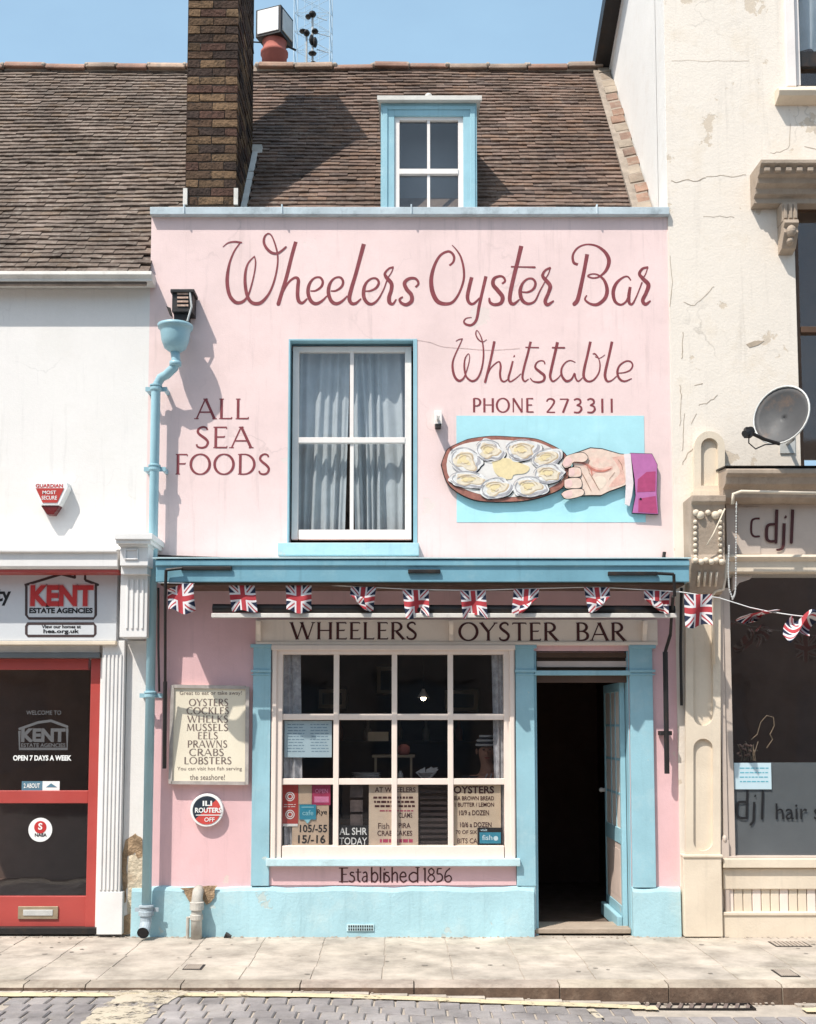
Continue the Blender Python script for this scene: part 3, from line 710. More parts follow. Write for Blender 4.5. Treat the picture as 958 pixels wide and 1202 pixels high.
traced(g, [[(355,170,28),(335,280,26),(310,400,28),(288,490,30),(265,520,30)],
 [(290,243,20),(260,228,20),(255,175,16),(290,125,14),(350,102,12),(420,112,16),(480,155,24),(508,215,28),(490,280,22),(445,325,14),(400,338,12),(360,325,12),(385,310,10),(430,315,12),(475,355,20),(495,420,26),(480,480,26),(430,522,24),(380,520,18),(340,490,14),(350,462,10)],
 [(662,355,10),(640,328,12),(605,335,14),(560,375,22),(538,435,26),(550,500,22),(590,525,16),(630,500,14),(652,440,12)], [(657,400,20),(648,460,24),(650,510,22),(672,520,16),(700,470,10),(740,370,10)],
 [(785,262,16),(745,272,18),(722,308,22),(750,345,28),(785,385,30),(770,440,26),(745,495,26),(765,522,24),(797,500,12)], [(780,265,8),(765,310,8),(745,340,8)]], 630, 270, SC1, 0)
build(g, 'lettering', LETM, bar, recalc=False, label='maroon script word Bar painted on the wall')
g = MB()
traced(g, [[(120,165,6),(150,148,10),(182,142,10)], [(180,148,10),(150,215,12),(115,290,14),(92,360,18),(92,430,22),(112,500,24),(150,535,24),(190,515,18),(215,460,12),(240,380,10),(250,310,8),(238,282,8),(210,320,12),(200,380,16),(205,450,18),(225,505,18),(275,538,20),(325,510,18),(360,430,16),(378,330,16),(378,230,14),(362,140,12),(335,80,8),(315,64,8),(308,100,12),(330,145,12),(370,170,8),(408,150,6)],
 [(482,165,24),(455,300,22),(425,430,22),(395,546,22)], [(400,530,12),(440,430,14),(490,375,14),(528,357,14),(541,400,20),(535,470,20),(545,525,20),(575,543,16),(610,520,10)],
 [(655,350,18),(635,430,20),(614,510,20),(630,543,16),(680,515,12),(730,470,8)], [(662,302,24)],
 [(822,168,24),(795,280,22),(760,410,22),(745,500,20),(765,540,16),(800,520,8)], [(772,222,12),(830,223,12),(895,224,12)]], 520, 380, 7.983, 0)
traced(g, [[(72,350,12),(60,324,12),(25,322,12),(-5,345,14),(-10,382,20),(30,418,24),(66,450,24),(60,490,20),(20,506,18),(-30,498,12),(-55,472,8)],
 [(180,160,26),(155,270,24),(125,400,24),(117,460,22),(140,498,16),(185,470,10),(215,430,8)], [(132,207,14),(185,208,14),(240,208,14)],
 [(335,335,8),(290,318,10),(245,340,12),(215,390,16),(218,450,20),(255,496,22),(300,480,16),(325,430,12)], [(330,430,16),(337,470,16),(360,498,14),(400,465,8)],
 [(465,155,24),(440,270,22),(412,390,24),(408,460,24),(440,498,20),(490,488,16),(535,430,14),(548,360,12),(535,300,10),(505,262,14),(488,262,10)], [(505,285,8),(545,298,8),(590,270,6)],
 [(652,155,24),(625,280,22),(597,400,24),(592,460,24),(612,498,20),(650,490,12),(690,455,8)],
 [(705,428,10),(760,422,12),(810,400,14),(830,360,14),(810,327,14),(765,327,14),(715,365,16),(698,420,20),(715,475,20),(760,498,16),(820,475,8)]], 630, 380, 7.369, 0)
build(g, 'lettering', LETM, bar, recalc=False, label='maroon script word Whitstable painted on the wall')
g = MB(); roman(g, 'PHONE', 554, 627, 467.5, 484, 0, .15, .09, False); build(g, 'lettering', LETM, bar, recalc=False, label='maroon capitals reading PHONE')
g = MB(); roman(g, '273311', 640, 722, 468, 484.5, 0, .15, .09, False, .14)
build(g, 'lettering', LETM, bar, recalc=False, label='maroon numerals reading 273311')
for tx_, a_, b_, c_, d_ in (('ALL', 229, 293, 468, 492), ('SEA', 229, 297, 501, 526), ('FOODS', 205, 318, 533, 557)):
    g = MB(); roman(g, tx_, a_, b_, c_, d_, 0, .13, .07); build(g, 'lettering', LETM, bar, recalc=False, label='maroon capitals reading '+tx_)
# Established 1856
g = MB(); sc = 5.322
def st(pts, wd=9): return [(a, b, wd) for a, b in pts]
es = [st([(190,130),(172,128),(168,142),(188,155),(192,175),(178,187),(160,182)])]
S2 = es+[st([(115,100),(115,144),(115,187)], 13), st([(95,101),(150,101)], 6), st([(115,140),(142,140)], 6), st([(95,186),(152,186)], 6), st([(215,105),(215,170),(226,186)], 10), st([(200,126),(233,126)], 6),
 st([(245,133),(262,126),(270,142),(270,186)]), st([(270,150),(248,158),(242,175),(254,187),(270,175)], 7), st([(300,95),(300,140),(300,187)], 10), st([(300,145),(318,128),(335,142),(336,170),(320,187),(302,180)]),
 st([(355,95),(355,140),(355,187)], 10), st([(377,128),(377,160),(377,187)], 10), st([(377,108)], 11), st([(a+218, b) for a, b in [(190,130),(172,128),(168,142),(188,155),(192,175),(178,187),(160,182)]]),
 st([(428,95),(428,140),(428,187)], 10), st([(428,145),(445,128),(459,140),(459,187)]), st([(480,155),(512,153),(508,132),(493,127),(479,145),(480,172),(498,188),(516,178)]),
 st([(587,95),(587,140),(587,187)], 10), st([(587,140),(562,128),(537,145),(537,172),(557,187),(585,178)]), st([(573,97),(598,97)], 5),
 st([(633,100),(633,140),(633,187)], 10), st([(622,108),(633,101)], 6), st([(672,102),(657,116),(661,135),(685,150),(692,170),(672,187),(652,170),(660,150),(685,135),(688,116),(672,102)], 8),
 st([(738,104),(713,104)], 7), st([(713,104),(710,135),(730,138),(742,155),(735,178),(708,187)], 9), st([(790,102),(765,125),(757,160),(766,185),(788,185),(798,165),(785,148),(762,157)], 8)]
traced(g, S2, 380, 1000, sc, -.012)
pn = MB(); pn.pb(314, 606, 1016, 1039, -.012, .02); pnl = build(pn, 'stall_riser_panel', PINKD, bar)
build(g, 'lettering', LETD, pnl, recalc=False, label='brown lettering reading Established 1856')
# air brick
g = MB(); g.pb(407, 439, 1085, 1093, -.062, .01, 0)
for r_ in range(2):
    for k in range(11): g.pb(409+k*2.7, 410.6+k*2.7, 1086.2+r_*3.6, 1088.6+r_*3.6, -.0645, .003, 1)
build(g, 'air_brick', [BLUEW, BLACK], bar)
# plaster damage behind the vent pipe
def blob(mb, pts, Y, d=.003, jit=1.6, sub=4, mi=0):
    out = []
    for i, p in enumerate(pts):
        q = pts[(i+1) % len(pts)]
        for k in range(sub): t = k/sub; out.append((p[0]+(q[0]-p[0])*t+random.uniform(-jit, jit), p[1]+(q[1]-p[1])*t+random.uniform(-jit, jit)))
    mb.ppoly(out, Y, d, mi)
g = MB(); blob(g, [(213, 1042), (254, 1041), (252, 1053), (243, 1062), (236, 1055), (228, 1066), (220, 1056)], -.063, .01); build(g, 'damaged_render', EXPO, bar)
# ----- upper sash window -----
def sash_window(parent, name, px0, px1, py0, py1, mid, vbar, Y, frame=7, mat=SASH, rail=8, bars=2.2, gl=PGLASS, botx=3, vbx=None):
    g = MB()
    g.pb(px0, px0+frame, py0, py1, Y, .05); g.pb(px1-frame, px1, py0, py1, Y, .05); g.pb(px0+frame, px1-frame, py0, py0+frame*.8, Y, .05); g.pb(px0+frame, px1-frame, py1-frame*botx/2, py1, Y, .05)
    wd = build(g, name, mat, parent, bevel=.003)
    g = MB(); g.pb(px0+frame, px1-frame, mid-rail/2, mid+rail/2, Y-.006, .05); build(g, 'meeting_rail', mat, wd, bevel=.003)
    for a, b in ((py0+frame*.8, mid-rail/2), (mid+rail/2, py1-frame*botx/2)):
        yy = Y+.012 if a < mid-20 else Y+.02
        xs = [px0+frame]+list(vbar)+[px1-frame]
        for k in range(len(xs)-1):
            pa = MB(); pa.pb(xs[k]+(bars if k else -1), xs[k+1]-(bars if k < len(xs)-2 else -1), a-1, b+1, Y+.026, .004); build(pa, 'pane', gl, wd)
        for v in vbar:
            g = MB(); g.pb(v-bars, v+bars, a, b, Y+.008, .035); build(g, 'glazing_bar', mat, wd, bevel=.002)
    return wd
sash_window(bar, 'sash_window', 343, 483, 407, 633, 516.5, [413], .075, 7.5, rail=6.5)
def curtain(name, px0, px1, py0, py1, Y, n=14, amp=.02, mat=CURT, label='', gather=None, grp=None):
    g = MB(); cols = n*8; rows = 10; vs = []; fs = []
    rr = random.Random(hash(label) % 1000 if False else len(label)); ph = [rr.uniform(0, 6) for _ in range(4)]
    for j in range(rows+1):
        t = j/rows; py = py0+(py1-py0)*t
        for i in range(cols+1):
            s = i/cols
            a, b = (px0, px1) if not gather else (px0+(gather[0]-px0)*t, px1+(gather[1]-px1)*t)
            p = W(a+(b-a)*s, py, Y)
            s9 = s+.05*sin(s*7+ph[3])+.02*sin(t*3+s*11); yy = Y+amp*(.4+.6*abs(sin(s*4.1+ph[1])))*1.3*(sin(s9*n*2*pi+ph[0]+1.2*sin(t*2+ph[1]))+.6*sin(s9*n*.61*2*pi+ph[2]+t*2))*(0.5+.5*t)
            vs.append((p.x, yy, p.z))
    for j in range(rows):
        for i in range(cols): fs.append((j*(cols+1)+i, j*(cols+1)+i+1, (j+1)*(cols+1)+i+1, (j+1)*(cols+1)+i))
    g.add(vs, fs); o = build(g, name, mat, smooth=True, recalc=False); tag(o, label, 'curtain', grp); return o
curtain('net_curtain', 349, 411, 410, 628, .20, 6, .024, CURT, 'left net curtain drawn inside the upstairs pink wall window', gather=(346, 405))
curtain('net_curtain', 411, 480, 410, 628, .21, 7, .026, CURT, 'right net curtain drawn inside the upstairs pink wall window', gather=(417, 482))
# room behind upper window
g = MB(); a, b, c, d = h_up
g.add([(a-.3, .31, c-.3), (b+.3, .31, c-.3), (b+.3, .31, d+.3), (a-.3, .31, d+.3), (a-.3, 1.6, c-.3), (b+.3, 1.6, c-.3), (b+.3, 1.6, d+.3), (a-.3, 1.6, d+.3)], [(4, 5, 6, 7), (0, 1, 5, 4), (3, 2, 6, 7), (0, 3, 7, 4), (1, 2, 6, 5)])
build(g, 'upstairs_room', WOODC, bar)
# wall cracks traced
g = MB()
for pts in ([(487, 399), (505, 402), (520, 407), (545, 409), (575, 411), (610, 409)],):
    traced(g, [[(x, y, 3) for x, y in pts]], 0, 0, 1, 0, wk=.18)
build(g, 'crack', M('dusty_crack', (.60, .44, .41), .9, .2, 20, 0), bar, recalc=False)

# ----- shop window -----
WY = -.03
g = MB(); fx0, fx1, fy0, fy1 = 318.5, 605, 757.5, 1009
g.pb(fx0, 331, fy0, fy1, WY, .12); g.pb(592, fx1, fy0, fy1, WY, .12); g.pb(331, 592, fy0, 768, WY, .12); g.pb(331, 592, 993, fy1, WY, .12)
g.pb(fx0, fx1, 757, 763, WY-.03, .03); g.pb(fx0+1, 324, 763, 1009, WY-.018, .018); g.pb(599, fx1-1, 763, 1009, WY-.018, .018)
sw = build(g, 'shop_window', CREAMP, bar, bevel=.004)
g = MB(); g.pb(312, 611, 1008, 1017, -.075, .16); build(g, 'sill', BLUEW, sw, bevel=.005)
vb = [394.5, 463, 529]; hb = [841.5, 917.5]
for v in vb: g = MB(); g.pb(v-3.2, v+3.2, 768, 993, WY+.012, .05); build(g, 'glazing_bar', CREAMP, sw, bevel=.004)
for h in hb: g = MB(); g.pb(331, 592, h-3.6, h+3.6, WY+.017, .045); build(g, 'glazing_bar', CREAMP, sw, bevel=.004)
xs = [331]+vb+[592]; ys = [768]+hb+[993]
for i in range(4):
    for j in range(3): g = MB(); g.pb(xs[i]+(3 if i else -1), xs[i+1]-(3 if i < 3 else -1), ys[j]+(3 if j else -1), ys[j+1]-(3 if j < 2 else -1), WY+.042, .004); build(g, 'pane', SGLASS, sw)
# ----- interior -----
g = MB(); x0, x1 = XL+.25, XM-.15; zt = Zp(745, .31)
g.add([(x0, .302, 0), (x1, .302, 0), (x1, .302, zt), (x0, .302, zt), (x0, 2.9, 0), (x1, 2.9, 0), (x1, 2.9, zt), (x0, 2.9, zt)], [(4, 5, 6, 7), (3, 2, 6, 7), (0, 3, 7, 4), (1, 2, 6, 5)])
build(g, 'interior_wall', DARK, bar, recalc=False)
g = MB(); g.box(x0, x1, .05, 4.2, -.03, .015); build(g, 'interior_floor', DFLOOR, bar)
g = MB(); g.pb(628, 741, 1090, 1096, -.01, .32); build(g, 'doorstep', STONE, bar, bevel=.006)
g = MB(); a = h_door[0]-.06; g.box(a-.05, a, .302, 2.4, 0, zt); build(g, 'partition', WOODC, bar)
# transom over door
g = MB(); a, b, c, d = h_door
g.pb(630, 739, 766, 772, .03, .05, 0); g.pb(630, 739, 776, 783, .02, .05, 1); g.pb(628, 741, 787, 792.5, -.04, .12, 2); g.pb(630, 739, 772, 776, .06, .03, 0); g.pb(630, 739, 783, 787, .06, .03, 0); g.pb(630, 739, 792.5, 801, .03, .06, 3)
build(g, 'transom', [WOODC, BLIND, BLUE, DARK], bar, bevel=.003)
# open door leaf, swung in against the right jamb (hinge at jamb)
lx = h_door[1]-.012; ly0, ly1 = .11, .87; lz0, lz1 = .03, Zp(801, .13)
L = lz1-lz0
leaf = MB(); lt = .04
zmid = lz0+L*.40
leaf.box(lx-lt, lx, ly0, ly0+.045, lz0, lz1); leaf.box(lx-lt, lx, ly1-.045, ly1, lz0, lz1)
leaf.box(lx-lt, lx, ly0+.045, ly1-.045, lz1-.07, lz1); leaf.box(lx-lt, lx, ly0+.045, ly1-.045, zmid-.12, zmid); leaf.box(lx-lt, lx, ly0+.045, ly1-.045, lz0, lz0+.17)
lf = build(leaf, 'door', BLUE, bar, bevel=.003, label='blue glazed door folded open inwards')
g = MB()
for k in range(1, 3): yv = ly0+.045+(ly1-ly0-.14)*k/3; g.box(lx-lt+.004, lx-.004, yv-.01, yv+.01, zmid, lz1-.07)
for k in range(1, 4): zv = zmid+(lz1-.07-zmid)*k/4; g.box(lx-lt+.007, lx-.007, ly0+.045, ly1-.045, zv-.009, zv+.009)
build(g, 'glazing_bar', BLUE, lf)
g = MB(); g.box(lx-lt+.010, lx-.016, ly0+.045, ly1-.045, zmid, lz1-.07); build(g, 'blind', CREAMP, lf)
g = MB(); g.box(lx-lt+.006, lx-.01, ly0+.045, ly1-.045, lz0+.17, zmid-.12); g.box(lx-.036, lx-.03, ly0+.12, ly1-.12, lz0+.22, zmid-.17, 0); build(g, 'door_panel', BLIND, lf, bevel=.003)
g = MB(); g.box(lx-lt-.03, lx-lt, ly1-.05, ly1-.02, lz0+1.02, lz0+1.05); g.ball((lx-lt-.035, ly1-.035, lz0+1.035), .02, .02, .02); build(g, 'handle', GALV, lf, smooth=True)
g = MB(); g.mould([(ly0-.02, 0)]*0+[(ly0, lz0-.01), (ly0, lz0+.1), (ly1, lz0+.1), (ly1, lz0-.01)], lx-lt-.045, lx-lt-.002); build(g, 'weather_board', BLUE, lf, bevel=.01)

# ----- things inside the window -----
ct = empty('serving_counter', (-.3, .8, 0), 'dark wooden serving counter inside behind the shop window', 'counter')
g = MB(); g.box(-.98, .78, .55, 1.1, .80, .84); build(g, 'counter_top', WOODC, ct, bevel=.004)
g = MB(); g.box(-.95, .75, .6, 1.05, .016, .80); build(g, 'counter_body', WOODC, ct)
CHINA = M('white_china', (.75, .75, .74), .3, .03, 5, 0, spec=.6)
zc0 = .84
def on(px, py, Y): return W(px, py, Y)
RISER = Zp(917, .7)
g = MB(); g.box(-.55, .35, .62, .95, .84, RISER-.0); tag(build(g, 'display_shelf', WOODC, bevel=.004), 'dark display shelf on the counter carrying plates behind the middle panes', 'shelf')
p = on(430, 915, .75)
pl_ = MB()
for k in range(5): pl_.lathe([(.10, RISER+.001+k*.014), (.125, RISER+.012+k*.014), (.12, RISER+.013+k*.014)], p.x, .75, 20)
tag(build(pl_, 'plate_stack', CHINA, smooth=True), 'stack of white plates on the shelf behind the second pane', 'plates')
p = on(501, 915, .75); b_ = MB()
for k in range(9):
    q = k*.7; b_.prism([(p.x+.02*cos(q)-.01, RISER), (p.x+.075*cos(q*1.3+.4)+.03, RISER+.10+.02*sin(k)), (p.x+.075*cos(q*1.3+.4)-.02, RISER+.09+.02*cos(k))], .70+.012*k, .705+.012*k)
b_.lathe([(.035, RISER), (.04, RISER+.02), (.085, RISER+.07), (.08, RISER+.07)], p.x, .76, 16)
tag(build(b_, 'napkin_bowl', CHINA), 'white bowl of folded napkins on the shelf behind the third pane', 'bowl')
p = on(470, 915, .72)
b_ = MB(); b_.lathe([(.02, RISER), (.024, RISER+.01), (.024, RISER+.06), (.012, RISER+.075), (.012, RISER+.085)], p.x, .72, 12); tag(build(b_, 'salt_shaker', GALV, smooth=True), 'small shaker beside the napkin bowl inside the window', 'shaker')
cs = MB(); p0 = on(437, 889, .8); cs.box(p0.x, p0.x+.36, .74, .98, p0.z, p0.z+.02); cs.box(p0.x+.02, p0.x+.04, .76, .78, RISER, p0.z); cs.box(p0.x+.32, p0.x+.34, .76, .78, RISER, p0.z)
tag(build(cs, 'cake_stand', BRASS), 'low metal stand on the shelf in the middle of the shop window', 'stand')
cu_ = MB(); q = on(474, 886, .85); cu_.lathe([(.04, p0.z+.021), (.055, p0.z+.05), (.05, p0.z+.09), (.02, p0.z+.11)], q.x, .85, 14)
tag(build(cu_, 'copper_bowl', TERRA, smooth=True), 'reddish lidded bowl on the metal stand in the window', 'bowl')
# wall notice inside
g = MB(); a_ = on(432, 859, 1.3); b_ = on(456, 870, 1.3); g.box(a_.x, b_.x, 1.3, 1.31, b_.z, a_.z, 0); tag(build(g, 'notice_card', PAPER), 'small white notice hanging inside behind the second pane', 'notice')
# back of the room
for i, (xx, zz_, ww, hh) in enumerate(((-.95, 1.75, .34, .26), (-.35, 1.9, .26, .34), (.35, 1.72, .40, .28), (.85, 1.95, .22, .28))):
    g = MB(); g.box(xx, xx+ww, 2.86, 2.895, zz_, zz_+hh, 0); g.box(xx+.03, xx+ww-.03, 2.855, 2.86, zz_+.03, zz_+hh-.03, 1); g.box(xx+.07, xx+ww-.07, 2.850, 2.855, zz_+.07, zz_+hh-.07, 2)
    tag(build(g, 'framed_picture', [WOODC, PAPER, FROST]), ['low wide framed picture inside, seen through the leftmost top pane', 'tall framed picture inside on the back wall behind the second top pane', 'widest framed picture on the back wall, seen left of the pendant lamp', 'small upright framed picture on the back wall behind the right top pane'][i], 'picture', 'framed pictures on the back wall of the bar')
g = MB(); g.box(-1.1, .9, 2.65, 2.895, 1.42, 1.45); sh_ = tag(build(g, 'wall_shelf', WOODC), 'dark wall shelf at the back of the bar below the framed pictures', 'shelf')
for i in range(6):
    xx = -1.0+i*.3+.03*sin(i*3); g = MB(); g.lathe([(.035, 1.4505), (.037, 1.50), (.036, 1.56), (.016, 1.60), (.014, 1.65)], xx, 2.76, 12)
    tag(build(g, 'bottle', [GALV, TERRA, CHINA, BRASS][i % 4], smooth=True), ['grey', 'red brown', 'white', 'brass coloured', 'grey', 'red brown'][i]+' bottle, '+['first', 'second', 'third', 'fourth', 'fifth', 'last'][i]+' from the left on the dim back shelf', 'bottle', 'bottles on the back shelf')
# pendant lamp
pl = on(497, 818, .9); lamp = empty('pendant_lamp', (pl.x, .9, pl.z), 'small lit pendant lamp hanging inside behind the third top pane', 'lamp')
g = MB(); g.tube([(pl.x, .9, pl.z+.05), (pl.x, .9, zt)], .004, 6); build(g, 'cord', BLACK, lamp)
g = MB(); g.lathe([(.012, pl.z+.07), (.02, pl.z+.05), (.055, pl.z-.005), (.05, pl.z-.006)], pl.x, .9, 14); build(g, 'lamp_shade', GALV, lamp, smooth=True)
g = MB(); g.ball((pl.x, .9, pl.z-.005), .022, .022, .028); build(g, 'bulb', emis('bulb_glow', (1, .8, .55), 40), lamp, smooth=True)
# checked curtains at both sides of the shop window
curtain('checked_curtain', 332, 353, 768, 1000, .05, 3, .012, CURTG, 'grey checked curtain at the left edge of the shop window', gather=(334, 356), grp='curtains framing the shop window')
curtain('checked_curtain', 577, 596, 768, 1000, .05, 3, .012, CURTG, 'grey checked curtain at the right edge of the shop window', gather=(582, 596), grp='curtains framing the shop window')
# person inside at right
pc = on(571, 882, .62)
per = empty('person', (pc.x, .62, 0), 'person in a striped headscarf and dark striped jacket behind the right panes', 'person')
def skinned(nodes, edges, name, mat, parent, root=0, sub=1):
    me = bpy.data.meshes.new(name); me.from_pydata([n[:3] for n in nodes], edges, []); o = bpy.data.objects.new(name, me); COL.objects.link(o)
    o.parent = parent; o.location = -WL[parent.name]; WL[o.name] = Vector((0, 0, 0))
    o.modifiers.new('skin', 'SKIN'); sv = me.skin_vertices[0].data
    for i, n in enumerate(nodes): sv[i].radius = (n[3], n[4] if len(n) > 4 else n[3]); sv[i].use_root = (i == root)
    s = o.modifiers.new('sub', 'SUBSURF'); s.levels = sub; s.render_levels = sub; me.materials.append(mat); return o
SKINM = M('skin', (.45, .24, .17), .6, .08, 12, 0); CLOTH = M('dark_jacket', (.03, .035, .05), .85, .2, 12, 0); SCARF = M('striped_scarf_white', (.60, .62, .64), .8, .1, 12, 0)
X_, Y_, Z_ = pc.x, .62, pc.z
skinned([(X_+.05, Y_+.03, .60, .15, .11), (X_+.04, Y_+.02, .85, .14, .10), (X_+.03, Y_+.01, Z_-.28, .15, .10), (X_+.015, Y_, Z_-.17, .10, .08), (X_, Y_, Z_-.11, .045), (X_, Y_-.005, Z_-.04, .062, .07), (X_, Y_-.005, Z_+.05, .075, .085),
         (X_-.17, Y_, Z_-.24, .055), (X_-.22, Y_-.06, Z_-.50, .045), (X_-.10, Y_-.22, Z_-.52, .036), (X_+.20, Y_, Z_-.25, .055), (X_+.24, Y_-.06, Z_-.50, .045), (X_+.12, Y_-.22, Z_-.52, .036)],
        [(0, 1), (1, 2), (2, 3), (3, 4), (4, 5), (5, 6), (2, 7), (7, 8), (8, 9), (2, 10), (10, 11), (11, 12)], 'body', SKINM, per, 0, 2)
skinned([(X_+.05, Y_+.03, .62, .165, .125), (X_+.04, Y_+.02, .86, .155, .115), (X_+.03, Y_+.01, Z_-.29, .165, .115), (X_+.015, Y_, Z_-.20, .10, .085), (X_-.17, Y_, Z_-.245, .068), (X_-.22, Y_-.06, Z_-.50, .058), (X_-.14, Y_-.17, Z_-.515, .05), (X_+.20, Y_, Z_-.255, .068), (X_+.24, Y_-.06, Z_-.50, .058), (X_+.16, Y_-.17, Z_-.515, .05)],
        [(0, 1), (1, 2), (2, 3), (2, 4), (4, 5), (5, 6), (2, 7), (7, 8), (8, 9)], 'jacket', CLOTH, per, 0, 2)
g = MB()
for k in range(5):
    z = Z_+.045+k*.018; rr = .088*sqrt(max(.05, 1-((z-Z_-.03)/.115)**2)); g.lathe([(rr, z), (rr+.003, z+.009), (rr, z+.0178)], X_, Y_+.012, 16, k % 2)
build(g, 'headscarf', [SCARF, CLOTH], per, smooth=True)
g = MB(); g.ball((X_-.003, Y_-.088, Z_-.01), .012, .018, .018, 8); g.ball((X_-.028, Y_-.076, Z_+.015), .011, .008, .006, 8, 1); g.ball((X_+.026, Y_-.076, Z_+.015), .011, .008, .006, 8, 1); g.ball((X_, Y_-.076, Z_-.052), .022, .008, .007, 8, 2)
g.ball((X_-.08, Y_+.005, Z_), .01, .015, .026, 8); g.ball((X_+.08, Y_+.005, Z_), .01, .015, .026, 8)
build(g, 'face_features', [SKINM, LETK, TERRA], per, smooth=True)
g = MB()
for k in range(3):
    g.tube([(X_-.12+k*.05, Y_-.13, Z_-.42), (X_-.06+k*.05, Y_-.135, Z_-.30), (X_+.0+k*.035, Y_-.115, Z_-.18)], .006, 6)
build(g, 'jacket_stripe', SCARF, per)
# chair rail behind her? none in view

# ----- posters in the window (against the inside of the glass) -----
QY = WY+.052
def poster(name, px0, px1, py0, py1, mat, label, Y=QY, cat='poster', grp='posters and cards in the shop window'):
    g = MB(); g.pb(px0, px1, py0, py1, Y, .002); o = build(g, name, mat); tag(o, label, cat, grp); return o
def bars(mb, px0, px1, py0, py1, n, Y, mi=0, seed=1, hgt=.45):
    r = random.Random(seed); st_ = (py1-py0)/n
    for k in range(n):
        x = px0+r.uniform(0, 2)
        while x < px1-3:
            wd = r.uniform(2, 6); e = min(x+wd, px1-r.uniform(0, 2)); y = py0+k*st_
            mb.pb(x, e, y, y+st_*hgt, Y-.0012, .0007, mi); x = e+1.1
o = poster('menu_sheet', 334, 389.5, 846, 889, PAPB, 'pale blue two column menu sheet in the left middle pane')
g = MB(); bars(g, 337, 359, 850, 885, 10, QY, 0, 3, .3); bars(g, 364, 387, 850, 885, 10, QY, 0, 4, .3); build(g, 'print', M('faint_blue_print', (.22, .32, .40), .8, .1, 10, 0), o)
o = poster('red_leaflet', 331.5, 350, 921.5, 970, PRED, 'red leaflet with two white ring emblems in the bottom left pane')
g = MB()
for cy in (935, 956):
    for ra, rb in ((.036, .029), (.022, .015)):
        c = W(340.5, cy, QY); n = 20; vs = [(c.x+q*cos(2*pi*k/n), QY-.0015, c.z+q*sin(2*pi*k/n)) for q in (ra, rb) for k in range(n)]
        g.add(vs, [(k, (k+1) % n, n+(k+1) % n, n+k) for k in range(n)])
g.pb(332, 349.5, 967, 970, QY-.001, .0008); bars(g, 333, 349, 944, 949, 2, QY, 0, 9, .3)
build(g, 'print', LETW, o)
o = poster('price_card', 343, 386, 944, 992, CARDB, 'tan price card with black shilling prices in the bottom left pane', QY+.004)
g = MB(); text(g, '105/-55', 352, 384, 968, 977, QY+.004, .02); text(g, '15/-16', 350, 382, 980, 990, QY+.004, .02); text(g, 'Rye', 372, 384, 950, 958, QY+.004, .01); build(g, 'print', LETK, o, recalc=False)
poster('tan_leaflet', 350.5, 366, 921.5, 944, CARDB, 'plain tan leaflet between the red and pink leaflets', QY+.001)
o = poster('pink_leaflet', 366.5, 388, 921.5, 945, PPNK, 'dark magenta leaflet in the corner of the bottom left pane', QY+.001)
g = MB(); g.pb(369, 386, 935, 942, QY-.0005, .001); text(g, 'OPEN', 370, 385, 926, 931, QY+.001, .01); build(g, 'print', M('pink_print', (.72, .25, .42), .7, .2, 20, 0), o, recalc=False)
o = poster('teal_sticker', 351.5, 371, 944.5, 962, PTEAL, 'teal shield sticker between the leaflets in the bottom left pane', QY-.004)
g = MB(); g.pb(354, 368.5, 947, 947.9, QY-.006, .001); text(g, 'cafe', 355, 368, 951, 957, QY-.004, .01, lift=.0015); g.ppoly([(357, 962), (365, 962), (361, 967)], QY-.004, .002, 0); build(g, 'print', M('pale_teal_print', (.30, .60, .68), .7, .1, 20, 0), o, recalc=False)
o = poster('special_board', 397.5, 432.5, 969, 993, LETK, 'black card with white capitals at the foot of the second pane')
g = MB(); text(g, 'AL SHR', 398.5, 431, 971.5, 980, QY, .015); text(g, 'TODAY', 398.5, 431, 983, 991.5, QY, .005); build(g, 'lettering', LETW, o, recalc=False)
g = MB()
for k in range(4): g.pb(411+k*.1, 426, 922+k*17, 936+k*17, QY+.02+k*.001, .002)
tag(build(g, 'hanging_photo', M('dim_photo_print', (.10, .075, .07), .6, .4, 12, 0)), 'dim strip of pictures hanging above the black card', 'picture', 'posters and cards in the shop window')
o = poster('wheelers_menu_card', 433, 491, 919, 992.5, M('mottled_menu_card', (.62, .49, .38), .8, .1, 7, 0, stain=(.62, .50, .36), stain_amt=.7, stain_scale=5), 'cream menu card headed AT WHEELERS across two bottom panes')
g = MB(); text(g, 'AT WHEELERS', 440, 488, 924, 930, QY, .015); bars(g, 438, 488, 935, 950, 3, QY, 0, 21, .5)
text(g, 'CLAMS', 468, 484, 954, 960, QY, .01); text(g, 'Fish', 444, 457, 966, 973, QY, .0); text(g, 'PIRA', 468, 482, 966, 972, QY, .01); text(g, 'CRAB CAKES', 443, 484, 975, 981, QY, .012); bars(g, 444, 486, 985, 990, 1, QY, 1, 22, .8); bars(g, 444, 486, 951, 956, 1, QY, 1, 23, .3)
build(g, 'lettering', [LETD, PPNK], o, recalc=False)
g = MB()
for k in range(11): g.pb(492.5, 525, 921+k*6.6, 924.4+k*6.6, QY+.02+(k % 2)*.003, .003)
tag(build(g, 'slatted_blind', M('dark_slat', (.045, .030, .028), .6, .3, 10, 0)), 'dark slatted screen between the two cream menu cards', 'blind')
o = poster('oyster_price_card', 531.5, 588, 920, 993.5, M('mottled_menu_card_b', (.66, .52, .38), .8, .1, 7, 0, stain=(.68, .56, .40), stain_amt=.7, stain_scale=5), 'cream card headed OYSTERS with dozen prices in the bottom right pane')
g = MB(); text(g, 'OYSTERS', 532.5, 580, 922.5, 931.5, QY, .03); text(g, 'BIA BROWN BREAD', 533, 580, 934.5, 939.5, QY, .02); text(g, '1 BUTTER / LEMON', 534, 580, 942, 947, QY, .015)
